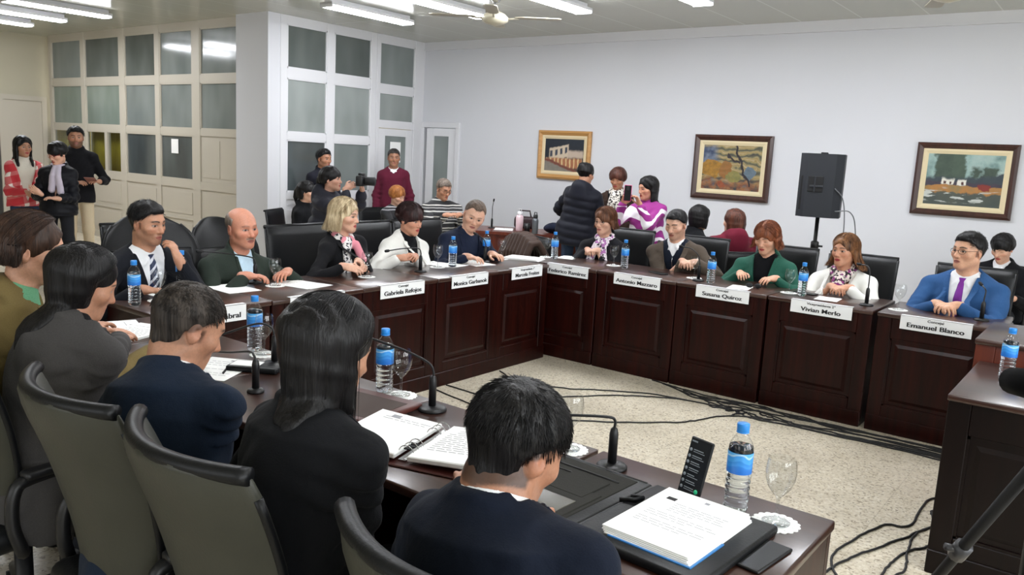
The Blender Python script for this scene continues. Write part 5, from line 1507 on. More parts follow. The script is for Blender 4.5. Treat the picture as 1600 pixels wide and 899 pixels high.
q = MB(); q.tube([(-.005, .03, .022), (.03, .05, .026), (.035, .075, .026), (.005, .07, .022)], .007, 8); q.build('pen_loop', LEATHER, r)
r = empty('document_stack', (-.755, 1.70, DH+.023), -.06, 'stack of printed white sheets lying in the right half of the open black portfolio', 'papers')
for i in range(5):
    q = MB(); rg = np.random.RandomState(20+i); q.X = (rotz(rg.randn()*.008), np.array([rg.randn()*.002+.0025*(4-i), -.0022*(4-i), i*.003])); q.box((-.112, -.155, 0), (.108, .155, .00295)); q.build('sheet', PAPER, r)
q = MB(); q.X = (np.eye(3), np.array([.012, -.012, -.0005])); q.box((-.10, -.157, 0), (.112, .0, .003)); q.build('blue_cover_sheet', mat('blue_card', '3a7fc0', .5), r)
q = MB(); rg = np.random.RandomState(8)
q.box((-.085, .085, .0149), (-.06, .102, .0153)); q.build('stamp', RUB, r)
q = MB(); q.box((.0, .125, .0149), (.012, .137, .0152))
for i in range(13):
    y = .075-i*.012; x = -.05 if i < 5 else -.085
    if i in (5, 9): continue
    e = .08 if i not in (4, 8, 12) else .02
    while x < e: l = .010+rg.rand()*.02; q.box((x, y, .0149), (x+l, y+.0022, .0151)); x += l+.005
q.build('print', GREYINK, r)
# phones
def phone(name, label, loc, R, w=.073, h=.158, screen=None, case=PLAST, cam_=False):
    r = empty(name, loc, 0, label, 'phone'); r.rotation_euler = Matrix(R.tolist()).to_euler(); q = MB()
    q.rbox((-w/2, -h/2, -.008), (w/2, h/2, 0), .0035, 2); q.build('body', case, r)
    q = MB(); q.box((-w/2+.003, -h/2+.004, 0), (w/2-.003, h/2-.004, .0004)); q.build('screen', screen or mat('dark_screen', '0a0b0d', .35, spec=.2), r)
    return r
R = rotz(-.28) @ rotx(math.radians(74))
scr = mat('phone_screen', '16181b', .15, emit=('1c2024', .35))
r = phone('smartphone', 'black smartphone standing upright with a dark chat list on screen, beside the portfolio', (-.815, 1.905, DH+.088), R, screen=scr)
q = MB(); rg = np.random.RandomState(4)
for i in range(7):
    y = .045-i*.0165; q.lathe([(.0045, .0004), (.0045, .0008)], 10, c=(-.027, y, 0)); q.box((-.018, y+.001, .0005), (-.018+.02+.012*rg.rand(), y+.0035, .0008)); q.box((-.018, y-.004, .0005), (-.018+.03+.012*rg.rand(), y-.0022, .0008))
q.box((-.03, .066, .0005), (-.012, .070, .0008)); q.build('chat_list', mat('ui_grey', '70767c', .4, emit=('70767c', .25)), r)
q = MB(); q.lathe([(.006, .0005), (.006, .001)], 14, c=(.022, -.055, 0)); q.build('round_button', mat('ui_green', '28a070', .4, emit=('28a070', .5)), r)
q = MB(); q.rbox((-.04, -.095, -.05), (.04, -.075, .012), .004, 1); q.build('phone_stand', PLAST, r)
r = phone('smartphone', 'black smartphone lying flat at the free end beside the doily', (-.565, 1.73, DH+.0085), rotz(-.12), w=.078, h=.165)
r = phone('smartphone', 'dark smartphone lying before the hands of the man in brown', (-2.93, 5.78, DH+.0085), rotz(1.2))
r = phone('smartphone', 'dark smartphone lying before the suited man with striped tie', (-3.92, 2.38, DH+.0085), rotz(.9))
r = phone('smartphone', 'dark tablet-sized phone beside the hands of the woman in the white coat', (-1.78, 5.82, DH+.0085), rotz(1.4))
q = MB()
for s in (-1, 1): q.ball((-2.13+s*.028, 5.73+s*.01, DH+.018), (.026, .006, .018))
q.tube([(-2.135, 5.73, DH+.02), (-2.125, 5.73, DH+.02)], .003, 6); q.tube([(-2.185, 5.72, DH+.02), (-2.20, 5.78, DH+.012), (-2.17, 5.85, DH+.006)], .0025, 6); q.tube([(-2.075, 5.745, DH+.02), (-2.06, 5.80, DH+.012), (-2.08, 5.86, DH+.006)], .0025, 6)
tag(q.build('sunglasses', PLAST), 'dark sunglasses on the desk under the hands of the woman in green', 'sunglasses')

# ------------------------------------------------------------------ cables on the floor
rg = np.random.RandomState(11); CAB = mat('black_cable', '1a1a1c', .5)
def cable(pts, label, r=.0045, wig=.02, n=70):
    P = bez(np.array([(x, y, r) for x, y in pts]), n); k = np.arange(len(P)); a = np.cumsum(rg.randn(len(P), 2)*wig*.35, 0); w = np.sin(np.pi*k/(len(P)-1))[:, None]; a -= a[0]+(a[-1]-a[0])*(k/(len(P)-1))[:, None]
    P[:, :2] += a*w*.5; P[:, 1] = np.where(P[:, 1] > 5.47, 5.47, P[:, 1]) if P[:, 1].max() > 5 else P[:, 1]
    q = MB(); q.tube(P, r, 7); tag(q.build('floor_cable', CAB), label, 'cable', 'black cables on the floor')
for i in range(9):
    y = 5.42-.028*i
    cable([(-2.75+.1*i, y+.05), (-2.35+.05*i, y-.06*(i % 3)), (-1.9, y+.02*(i % 2)), (-1.4-.04*i, y-.03*(i % 4)), (-.95, y+.01), (-.55+.02*i, y-.02*(i % 3))], 'black cable in the tangle along the foot of the back-wall desks', .005, .05)
cable([(-3.70, 4.79), (-3.55, 4.72), (-3.25, 4.70), (-2.9, 4.90), (-2.55, 5.12), (-2.2, 5.20)], 'black cable crossing the open floor from the left row to the tangle', .005, .03)
cable([(-3.72, 4.20), (-3.3, 4.22), (-3.0, 4.55), (-2.7, 4.92), (-2.4, 5.15), (-2.0, 5.22)], 'black cable crossing the open floor behind the nearest head', .005, .03)
cable([(-3.72, 4.07), (-3.3, 3.98), (-2.9, 4.0), (-2.2, 4.6), (-1.95, 5.05), (-1.6, 5.25)], 'black cable curving across the middle of the open floor', .005, .03)
for i, pts in enumerate(([(-.50, 2.3), (-.68, 3.1), (-.85, 3.54), (-.78, 3.95), (-.66, 4.10), (-.64, 4.50), (-.5, 4.62)], [(-.50, 2.25), (-.75, 3.0), (-.82, 3.3), (-.72, 3.7), (-.60, 4.05), (-.50, 4.3)], [(-.52, 2.2), (-.70, 2.9), (-.64, 3.3), (-.60, 3.72), (-.53, 3.9), (-.50, 3.95)], [(-.70, 3.05), (-.62, 3.4), (-.57, 3.62), (-.62, 3.95), (-.55, 4.2), (-.60, 4.35), (-.50, 4.4)])):
    cable(pts, 'black cable by the dark head desk, '+['swinging widest to the left', 'running beside the widest loop', 'closest to the near desks', 'knotted at the desk foot'][i], .0055, .02)

# ------------------------------------------------------------------ loudspeaker, side table, foreground tripod
r = empty('loudspeaker', (-2.30, 7.62, 0), .22, 'black loudspeaker on a pole stand between the two dark framed paintings', 'loudspeaker'); q = MB()
poly = [(-.185, -.13), (-.12, -.19), (.12, -.19), (.185, -.13), (.185, .12), (.175, .15), (-.175, .15), (-.185, .12)]
q.prism(poly, 1.235, 1.80); cab = q.build('cabinet', mat('speaker_plastic', '1d2026', .55, bump=(160, .2, .003)), r)
q = MB(); q.rbox((-.165, .148, 1.25), (.165, .158, 1.785), .004, 1); q.build('front_grille', RUB, r)
q = MB(); q.rbox((-.10, -.196, 1.46), (.03, -.186, 1.60), .006, 1); q.build('handle_recess', RUB, cab)
q = MB(); q.rbox((-.085, -.202, 1.50), (.03, -.192, 1.52), .004, 1); q.rbox((-.05, -.203, 1.46), (-.035, -.19, 1.60), .003, 1); q.build('carry_handle', mat('speaker_plastic', '1d2026'), cab)
q = MB(); q.box((-.174, -.150, 1.28), (-.145, -.162, 1.62)) if False else q.rbox((-.165, -.165, 1.30), (-.125, -.148, 1.60), .003, 1); q.build('control_panel', RUB, cab)
q = MB(); q.rbox((-.03, -.03, 1.80), (.03, .02, 1.815), .004, 1); q.build('top_lug', RUB, cab)
st = empty('speaker_stand', (-2.30, 7.62, 0), .2, 'black pole stand with tripod feet under the loudspeaker', 'speaker stand'); q = MB()
q.tube([(0, 0, .55), (0, 0, 1.232)], .0175, 12); q.build('pole', PLAST, st); q = MB(); q.tube([(0, 0, .12), (0, 0, .95)], .024, 12); q.build('outer_tube', PLAST, st); q = MB(); q.lathe([(.036, .93), (.036, 1.0), (.024, 1.01)], 14); q.tube([(.02, 0, .965), (.07, 0, .965)], .009, 8); q.build('clamp_collar', PLAST, st)
for k in range(3):
    a = 2*PI*k/3; q = MB(); q.tube([(.025*math.cos(a), .025*math.sin(a), .62), (.48*math.cos(a), .48*math.sin(a), .015)], .012, 8); q.tube([(.025*math.cos(a), .025*math.sin(a), .22), (.26*math.cos(a), .26*math.sin(a), .30)], .008, 6); q.build('leg', PLAST, st)
for i, (dx, lb) in enumerate(((0, 'grey cable hanging from the back of the loudspeaker, left strand'), (.07, 'grey cable hanging from the back of the loudspeaker, right strand'))):
    q = MB(); q.tube(bez([(-2.13+dx*.3, 7.46, 1.50-.2*i), (-2.07+dx, 7.53, 1.40-.1*i), (-2.06+dx*1.4, 7.62, 1.15), (-2.10+dx*2, 7.75, .7), (-2.15+dx, 7.9, .02)], 30), .005, 7); tag(q.build('hanging_cable', mat('grey_cable', '6a6c70', .5)), lb, 'cable', 'cables of the loudspeaker')
tb = empty('side_table', (-5.72, 7.95, 0), .55, 'red-brown side table with a rounded end against the back wall', 'table'); q = MB()
pl = [(-.75, -.36), (.35, -.36)]+[(.35+.36*math.sin(t), -.36*math.cos(t)) for t in np.linspace(.2, PI-.2, 12)]+[(.35, .36), (-.75, .36)]
q.prism(pl, .715, .75); q.build('table_top', W_RED, tb); q = MB(); q.prism([(x*.94, y*.92) for x, y in pl], .45, .715); q.build('apron', W_RED, tb); q = MB(); q.prism([(x*.80, y*.75) for x, y in pl], 0, .45); q.build('pedestal', W_DARK, tb)
def tumbler(label, loc, m, h=.17, r=.038, lid=PLAST, name='drinking_bottle'):
    o = empty(name, loc, 0, label, 'bottle'); q = MB(); q.lathe([(r*.85, 0), (r*.9, .004), (r, h*.75), (r*.95, h*.82), (r*.62, h*.92)], 20); q.build('body', m, o)
    q = MB(); q.lathe([(r*.66, h*.9), (r*.7, h*.95), (r*.7, h*1.08), (r*.5, h*1.12), (.001, h*1.12)], 18); q.tube([(-r*.5, 0, h*1.1), (-r*.4, 0, h*1.25), (r*.4, 0, h*1.25), (r*.5, 0, h*1.1)], .006, 8); q.build('lid', lid, o)
tumbler('pink drinking bottle with white lid on the side table', (-5.84, 7.80, .75), mat('pink_plastic', 'e3b7c3', .4, vary=(22, 'f2e3e6')), .21, .046, FRAMEM)
tumbler('grey metal drinking bottle on the side table', (-5.52, 7.68, .75), mat('grey_metal', '6c7076', .35, metal=.6), .20, .038)
q = MB(); q.lathe([(.001, .004), (.032, 0), (.038, .11), (.036, .11), (.031, .006), (.001, .006)], 18, cap=False); tag(q.build('black_cup', PLAST), 'small black cup between the pink and grey bottles', 'cup').location = (-5.65, 7.70, .75)
mic('gooseneck microphone standing on the side table against the wall', (-6.20, 7.72, .75), [(0, 0, .18), (.0, .0, .26), (.02, -.01, .33)])
q = MB(); q.rbox((-.13, -.06, 0), (.13, .06, .15), .04, 3); q.tube([(-.08, 0, .14), (-.06, 0, .22), (.06, 0, .22), (.08, 0, .14)], .01, 8); o = q.build('handbag', mat('dark_maroon_bag', '2c1a1e', .55, bump=(30, .4, .01))); o.location = (-6.0, 8.12, .75); o.rotation_euler = (0, 0, .4); tag(o, 'dark maroon handbag on the side table behind the pink bottle', 'handbag')
sheets('papers on the side table left of the pink bottle', (-6.03, 7.74), .6, 4, lines=5, seed=31, z=.75)
q = MB(); P = []
for t in np.linspace(0, PI, 9): P.append([((.16)*math.cos(a)*math.sin(t)**.7*1.2, .11*math.sin(a)*math.sin(t)**.7, .055-.055*math.cos(t)+.012*math.sin(a*3)) for a in np.linspace(0, 2*PI, 18, endpoint=False)])
q.grid(P, close=True); o = q.build('folded_garment', cloth('dark_blue_cloth', '1b2030')); o.location = (-5.42, 8.0, .755); tag(o, 'dark garment lying in a heap on the right end of the side table', 'garment')
# brown quilted coat over a chair back
ch = dup(sq, (-4.76, 6.36, 0), PI*.85, 'black square-backed chair under the brown quilted coat at the inner corner', GS); ch.scale = (.95, 1, .83)
g = G(np.arange(-.36, .36, .010), np.arange(-.24, .24, .010), np.arange(.42, .92, .010))
for i in range(9):
    x = -.26+.065*i; zt = .84-.9*(x)**2*1.0
    g.chain([np.array(v) for v in ((x*1.15, -.13, .48), (x*1.08, -.12, zt-.15), (x, -.03, zt-.01), (x, .05, zt-.02), (x*1.08, .12, zt-.18), (x*1.12, .13, .50))], np.array([.034]*6), k=.02)
o = g.mesh('quilted_coat', cloth('brown_quilt', '3b2d27', '4a3a33', rough=.45)); o.location = (-4.80, 6.50, .04); o.rotation_euler = (0, 0, PI*.85); tag(o, 'brown quilted coat hung over a chair at the inner corner', 'coat')
# video camera on a tripod at the right edge, near
r = empty('camera_tripod', (-.06, 1.65, 0), 0, 'black camera tripod at the right edge, near the camera', 'tripod')
top = np.array([0, .0, 1.20])
for k, (x, y) in enumerate(((-.50, .70), (.50, .25), (.10, -.60))):
    q = MB(); e = np.array([x, y, .01]); q.tube([top, top*.45+e*.55], .0115, 10); q.tube([top*.5+e*.5, e], .008, 8); lg = q.build('leg', RUB, r)
    q = MB(); p_ = top*.74+e*.26; q.tube([p_-nrm(e-top)*.02, p_+nrm(e-top)*.02], .018, 10); q.tube([p_, p_+np.array([-.025, -.02, .008])], .008, 8); q.build('clamp', mat('grey_clamp', '3a3a3d', .35), lg)
    q = MB(); q.ball(tuple(e+np.array([0, 0, .012])), .018); q.build('rubber_foot', RUB, lg)
q = MB(); q.tube([top-np.array([0, 0, .30]), top+np.array([0, 0, .03])], .017, 10); q.build('centre_column', PLAST, r)
q = MB(); q.rbox((-.03, -.04, 1.22), (.05, .04, 1.262), .012, 2); q.tube([(.02, -.03, 1.24), (.10, -.22, 1.18)], .008, 8); q.build('pan_head', PLAST, r)
r = empty('video_camera', (-.035, 1.66, 1.2632), .35, 'black video camera with a furry microphone on the tripod at the right edge', 'video camera'); q = MB()
q.rbox((-.035, -.10, 0), (.055, .10, .10), .015, 3); q.build('body', PLAST, r); q = MB(); q.tube([(.01, .10, .05), (.01, .17, .05)], [.036, .040], 20); q.build('lens', RUB, r); q = MB(); q.tube(bez([(.01, -.07, .10), (.01, -.05, .14), (.01, .06, .14), (.01, .08, .10)], 16), .010, 8); q.build('top_handle', PLAST, r)
q = MB(); q.tube([(-.030, .02, .035), (-.035, .05, .03), (-.045, .10, .02), (-.058, .155, .01), (-.062, .17, .01)], [.010, .024, .028, .025, .008], 14); q.build('furry_microphone', mat('black_fur', '060607', .9, spec=.1), r)
# ------------------------------------------------------------------ the people
BLKH = hairmat('black_hair', '060506', '181617'); DBRH = hairmat('dark_brown_hair', '1c1310', '4a3428'); BRNH = hairmat('brown_hair', '3a2218', '7a5038'); BLOND = hairmat('blond_hair', '8b7250', 'e0cfac', .4)
REDH = hairmat('reddish_hair', '4a2516', '96583a'); GREYH = hairmat('grey_brown_hair', '4a3f38', '8a7d72', .5); CARAM = hairmat('caramel_ends_hair', '2a1a14', '9a6a44')
WHT = cloth('white_shirt', 'e4e6ea', 'f0f1f4', fold=False); TRS = cloth('dark_trousers', '1d1e22'); JEANS = cloth('denim', '27344a', '3a4a63'); BEIGE = cloth('beige_trousers', 'b8aa90'); SHOE = mat('black_shoe', '121213', .35); GLS = mat('spectacle_frame', '1a1614', .35)
def patt(name, fn, rough=.8):
    if name in MATS: return MATS[name]
    t = NT(name); t.color(fn(t)); t.b.inputs['Roughness'].default_value = rough; t.b.inputs['Sheen Weight'].default_value = .1
    t.bump(t.noise(9., t.mapped((1, 1, .6))), .4, .02); MATS[name] = t.m; return t.m
def stripes_z(stops, per):
    def f(t):
        s = t.new('ShaderNodeSeparateXYZ'); t.link(t.obj(), s.inputs[0]); w = t.math('ADD', s.outputs[2], t.math('MULTIPLY', t.noise(6), .02))
        return t.ramp(t.math('FRACT', t.math('MULTIPLY', w, 1/per)), stops, 'CONSTANT')
    return f
def plaid(t):
    s = t.new('ShaderNodeSeparateXYZ'); t.link(t.obj(), s.inputs[0])
    a = t.math('FRACT', t.math('MULTIPLY', t.math('ADD', s.outputs[0], s.outputs[1]), 1/.13)); b = t.math('FRACT', t.math('MULTIPLY', t.math('ADD', s.outputs[2], t.math('MULTIPLY', s.outputs[0], .3)), 1/.13))
    a = t.math('LESS_THAN', a, .35); b = t.math('LESS_THAN', b, .35)
    c = t.mix(t.math('MULTIPLY', t.math('ADD', a, b), .5), 'c2303a', 'd98a88'); return t.mix(t.math('MULTIPLY', a, b), c, 'efe3dc')
def spots(c1, c2, sc, th=.5, c3=None, dist='noise'):
    def f(t):
        n = t.noise(sc, detail=1.5); c = t.mix(t.math('GREATER_THAN', n, th), c1, c2)
        if c3: c = t.mix(t.math('GREATER_THAN', t.noise(sc*.6, t.mapped(loc=(3, 1, 2)), detail=1), .56), c, c3)
        return c
    return f
def zebra(t):
    w = t.new('ShaderNodeTexWave'); w.wave_type = 'BANDS'; w.bands_direction = 'Z'; w.inputs['Scale'].default_value = 2.7; w.inputs['Distortion'].default_value = 11; w.inputs['Detail'].default_value = 1.2; w.inputs['Detail Scale'].default_value = 1.3; t.link(t.obj(), w.inputs['Vector'])
    s = t.new('ShaderNodeSeparateXYZ'); t.link(t.obj(), s.inputs[0])
    m = t.math('MULTIPLY', t.math('GREATER_THAN', w.outputs['Fac'], .66), t.math('LESS_THAN', s.outputs[2], 1.20))
    return t.mix(m, '8a1a78', 'eae4ea')
def diag(c1, c2, per, w=.5, a=(1, 0, .8)):
    def f(t):
        s = t.new('ShaderNodeSeparateXYZ'); t.link(t.obj(), s.inputs[0])
        v = t.math('ADD', t.math('MULTIPLY', s.outputs[0], a[0]), t.math('MULTIPLY', s.outputs[2], a[2])); return t.mix(t.math('GREATER_THAN', t.math('FRACT', t.math('MULTIPLY', v, 1/per)), w), c1, c2)
    return f
def shirt(m=None, **k): return dict(dict(m=m or WHT, name='shirt', off=.003, sleeve=False, collar='shirt', fold=.0015, hem=.30, crease=0), **k)
def top(m, **k): return dict(dict(m=m, name='top', off=.003, sleeve=False, collar=None, fold=.0015, hem=.25, crease=0), **k)
def jkt(m, V=.42, **k): return dict(dict(m=m, name='jacket', V=V, collar='lapel'), **k)
def tie(m): return dict(type='strip', name='tie', m=m, off=.008, prof=[(.985, .021, 0), (.95, .015, 0), (.92, .018, 0), (.40, .042, 0)], thick=.009)
SPEC = dict(type='glasses', m=GLS)
SUITN = cloth('navy_suit', '0e1422', '151c2b'); BLZ = cloth('black_blazer', '0c0d10', '131418'); NAVY2 = cloth('blue_jacket', '111b2b', '1a2637')
U = (0, 0, 1)
GN, GF, GR, GB_ = 'people seated in the near row', 'people seated in the left row', 'people seated in the back-wall row', 'people in the background'
sk1, sk2, sk3, sk4 = (.80, .60, .49), (.74, .54, .43), (.86, .67, .57), (.68, .48, .37)

# near row, seen from behind
person('man nearest the camera in a navy suit, seen from behind, short black hair', GN,
    dict(skin=sk4, hc=(.05, .04, .04), neck=1.12, hair=dict(style='full', m=BLKH, th=.015, strands=7000, slen=.034, up=.02, fade=.8, crown=(.015, -.07, .11), rnd=.06, res=.005), hres=.005, scalp=.8, scalpstyle='full'),
    [shirt(), jkt(SUITN, res=.0065, fold=.009, crease=.012, inw=.0025)], wide=.02, a=4, face=14, pitch=26, at=(-.84, 1.10), head=(-.90, 1.235, 1.085), zp=.50,
    handL=((-1.20, 1.46, .84), (-.6, .6, 0), (0, 0, 1), .4), handR=((-.98, 1.42, .83), (-.5, 1, 0), U, .4), legs=(TRS, SHOE), noff=(0, -.005, .045), hs=1.02, fat=.02)
person('woman in a black blazer seen from behind, long straight black hair down her back', GN,
    dict(skin=sk2, hc=(.04, .03, .03), hair=dict(style='long', m=BLKH, L=.20, th=.012, strands=3200, res=.006, az=(78, 180), margin=.010, conv=.40, cx=.06, sidecut=(.65, 0.), lr=.021, n=40), hres=.006),
    [top(WHT), jkt(BLZ, res=.0065, fold=.009, crease=.013, inw=.0025)], sex='f', s=1., wide=.028, a=6, face=12, pitch=16, at=(-1.47, 1.08), head=(-1.465, 1.235, 1.170), zp=.50, hs=1.0, noff=(0, 0, .02),
    handL=((-1.80, 1.36, .83), (.3, .8, 0), U, .3), handR=((-1.52, 1.34, .82), (-.9, .3, 0), U, .3), legs=(TRS, SHOE))
person('man in a blue jacket seen from behind, short greying crew cut', GN,
    dict(skin=sk2, hc=(.10, .08, .07), hair=dict(style='short', m=hairmat('crew_cut_hair', '15110f', '4a423c', .5), th=.007, strands=5200, slen=.016, up=.45, fade=.30, crown=(0, -.05, .11), rnd=.25, comb=(.2, 1, .2), combz=.06, res=.005), hres=.005, scalp=.72, fadez=.085),
    [shirt(), jkt(NAVY2, res=.0065, fold=.010, crease=.014, inw=.0025)], a=-4, face=10, pitch=26, at=(-2.03, 1.07), head=(-2.12, 1.265, 1.112), zp=.50, hs=1.03, fat=.015, noff=(0, 0, .028),
    handL=((-2.55, 1.40, .83), (.3, .9, 0), U, .4), handR=((-2.26, 1.38, .83), (-.9, .4, 0), U, .4), legs=(TRS, SHOE))
GRYC = cloth('grey_wool', '3a3838', '4a4847')
person('woman in a grey jacket with long black hair, turned to the papers at her elbow', GN,
    dict(skin=sk2, hc=(.04, .03, .03), hair=dict(style='long', m=BLKH, L=.27, th=.009, strands=2400, res=.006, az=(84, 180), margin=.010, conv=.5, cx=-.04, sidecut=(0., .5), lr=.021, n=40), hres=.005),
    [top(BLZ), jkt(GRYC, res=.007, fold=.009, crease=.012, inw=.0025, hem=-.2)], sex='f', s=1., wide=0.005, a=-12, face=14, pitch=22, at=(-2.69, 1.04), head=(-2.68, 1.235, 1.165), zp=.50, hs=.96, noff=(0, 0, .02),
    handL=((-3.50, 1.72, .835), (-.5, .9, 0), U, .3), handR=((-3.36, 1.72, .84), (-.7, .7, -.1), U, .25, (.3, -.5, -.6)), legs=(cloth('grey_trousers', '34323a'), SHOE))
OLV = cloth('olive_suede', '6d5d38', '82714a')
person('woman in an olive jacket with brown hair and green top, at the left edge', GN,
    dict(skin=sk1, hc=(.10, .07, .06), hair=dict(style='bob', m=DBRH, L=.075, th=.011, strands=1500, res=.005, az=(98, 180), fringe=.0, margin=.02, n=36, curl=-.02), hres=.0034, nose=1.05, eyes=False),
    [top(cloth('green_top', '5b9b72', '7fb894'), collar='crew'), jkt(OLV, res=.008, collar='fold', V=.6)], sex='f', s=1.0, wide=0., a=10, face=30, pitch=8, at=(-3.23, 1.00), head=(-3.015, 1.215, 1.240), zp=.50, hs=1.0,
    handL=((-3.35, 1.60, .83), (.3, 1, 0), U, .4), handR=((-2.95, 1.62, .83), (-.5, .9, 0), U, .4), legs=(TRS, SHOE), fat=.03)

# left row, facing the room
TIE1 = patt('striped_tie', diag('1a2748', 'd5d8e2', .045, .62), .5)
person('man in a dark suit and blue striped tie, chin resting on his hand', GF,
    dict(skin=sk2, hc=(.04, .03, .03), hair=dict(style='short', m=BLKH, th=.009, quiff=.45, strands=1400, slen=.032, comb=(.8, -.2, .1), combz=.0, up=.3), scalp=.6, beard=.25, jw=.95),
    [shirt(), jkt(cloth('charcoal_suit', '101218', '191b22'), V=.28, vw=.085), tie(TIE1)], a=90, face=72, pitch=8, at=(-4.60, 2.42), head=(-4.40, 2.385, 1.165), zp=.50,
    handL=((-4.225, 2.47, .965), (-.25, -.25, .95), (.75, .5, .3), .75, (-.3, .5, -1)), handR=((-4.17, 2.22, .83), (.5, .7, 0), U, .4), legs=(TRS, SHOE))
GRNJ = cloth('dark_green_jacket', '232a25', '2f3831'); LBLUE = cloth('light_blue_shirt', 'a9bfd6', fold=False)
person('balding man with a grey moustache in a dark green jacket over a light blue shirt', GF,
    dict(skin=(.80, .55, .45), hc=(.20, .15, .12), hair=dict(style='bald', m=GREYH, th=.005, mess=.6), scalp=.35, scalpstyle='bald', mous='6a5648', hfat=.004, fw=1.03, brow=.5),
    [shirt(LBLUE), jkt(GRNJ, V=.25, vw=.06, collar='stand', lw=.03)], a=92, face=90, pitch=4, at=(-4.60, 2.98), head=(-4.42, 3.008, 1.11), zp=.48, fat=.045, hs=1.05, roll=3,
    handL=((-4.22, 3.20, .84), (.5, -.8, 0), U, .6), handR=((-4.22, 2.90, .84), (.5, .8, 0), U, .6), legs=(TRS, SHOE))
PINK = cloth('pink_scarf', 'd97f8f', 'eaa0ac', fold=False)
person('blonde woman in a black coat with a pink scarf, hand at a stemmed glass', GF,
    dict(skin=sk3, hc=(.30, .22, .16), hair=dict(style='long', m=BLOND, L=.13, th=.014, strands=900, az=(74, 180), curl=-.035, part=-.012, margin=.03), hres=.0034),
    [top(BLZ), jkt(cloth('black_coat', '0f0f12', '18181b'), V=.30, collar='fold'), dict(m=PINK, name='pink_scarf', collar='scarf', torso=False, sleeve=False, tails=((-.38, .42),)), dict(m=patt('leopard_scarf', spots('e6e2e0', '2c2a30', 48, .54)), name='patterned_scarf', collar='scarf', torso=False, sleeve=False, tails=((.45, .38),), off=.02)], sex='f', a=82, face=68, pitch=4, at=(-4.58, 3.86), head=(-4.41, 3.835, 1.165), zp=.50,
    handL=((-4.17, 3.76, .87), (.7, -.2, -.1), (0, .5, .8), .6), handR=((-4.15, 3.62, .85), (.7, .4, -.1), (0, -.6, .8), .6), legs=(TRS, SHOE))
WJ = cloth('white_padded_jacket', 'dcdbd6', 'e8e7e2')
person('woman in a white jacket over a black high-neck top, short dark hair with fringe', GF,
    dict(skin=(.80, .58, .47), hc=(.06, .04, .04), hair=dict(style='bob', bangs=True, m=hairmat('plum_brown_hair', '140c0d', '3f2726'), L=.012, th=.018, fringe=.03, fx=.02, az=(72, 180), n=34, strands=700, margin=.012), hres=.0034),
    [top(BLZ, collar='turtle'), jkt(WJ, V=.15, vw=.075, collar='fold', fold=.009, off=.022, ff=20)], sex='f', a=90, face=84, pitch=10, at=(-4.58, 4.45), head=(-4.40, 4.48, 1.118), zp=.49, fat=.02,
    handL=((-4.20, 4.34, .865), (.6, -.7, .15), (.3, .5, .8), .7), handR=((-4.22, 4.20, .86), (.6, .7, .1), (.3, -.5, .8), .7), legs=(TRS, SHOE))
person('man in a navy sweater and jacket bending his head to one side, greying hair', GF,
    dict(skin=sk3, hc=(.22, .17, .14), hair=dict(style='recede', m=hairmat('short_grey_brown', '3b3029', '6b5a4e', .5), th=.007, strands=500, slen=.015), scalp=.5, scalpstyle='recede', hfat=.005, fw=1.04, brow=.5, lips=(.65, .38, .35)),
    [top(cloth('navy_knit', '131a2c', '1c2438'), collar='crew', off=.005), jkt(cloth('navy_jacket', '111728', '1a2236'), V=.35, vw=.09, collar='lapel')], a=100, face=134, pitch=20, roll=-16, at=(-4.55, 5.10), head=(-4.33, 5.155, 1.138), zp=.49, hs=1.04, fat=.025,
    handL=((-4.13, 5.17, .835), (.8, -.2, 0), U, .45), handR=((-4.13, 4.86, .835), (.8, .1, 0), U, .45), legs=(TRS, SHOE))

# back-wall row
CL = lambda x, y, z, w=.055: dict(handR=((x-w, y+.06, z), (.75, -.66, 0), (-.25, 0, .97), .75), handL=((x+w, y+.06, z+.006), (-.75, -.66, 0), (.25, 0, .97), .75))
person('woman in glasses with brown hair, black jacket and a pink and white scarf', GR,
    dict(skin=sk3, hc=(.22, .14, .10), hair=dict(style='bob', m=BRNH, L=.085, th=.015, az=(80, 180), fringe=.012, fx=.02, strands=600, curl=-.02), lips=(.70, .40, .38)),
    [jkt(cloth('black_jacket', '121216', '1b1b20'), V=.55, collar='stand', lw=.03), dict(m=patt('floral_scarf', spots('e2d8de', '2a2430', 38, .56, 'a56aa5')), name='scarf', collar='scarf', torso=False, sleeve=False, tails=((-.2, .55), (.3, .62)), tw=1.1), SPEC], sex='f', a=172, face=184, pitch=4, at=(-3.70, 6.33), head=(-3.69, 6.18, 1.112), zp=.46, **CL(-3.73, 6.02, .855))
BRW = cloth('brown_wool', '453c34', '5a5047')
person('man in a brown wool blazer over a navy zip sweater, eyes lowered', GR,
    dict(skin=sk3, hc=(.05, .04, .04), hair=dict(style='short', m=BLKH, th=.009, strands=600, slen=.02), scalp=.7, eyes=False, beard=.25, jw=.95),
    [shirt(), top(cloth('navy_zip', '131824', '1b2230'), off=.011, hem=.1, V=.80, vw=.06, lapel=False), jkt(BRW, V=.18, vw=.10, lw=.06, off=.019), dict(type='strip', name='zip', m=CHROME, off=.006, prof=[(.80, .003, 0), (.45, .003, 0)], thick=.006)], a=172, face=182, pitch=16, at=(-2.98, 6.32), head=(-3.00, 6.17, 1.15), zp=.47, legs=None, **CL(-2.80, 5.99, .865))
GRNC = cloth('green_coat', '1d4a3d', '2a6050', rough=.7)
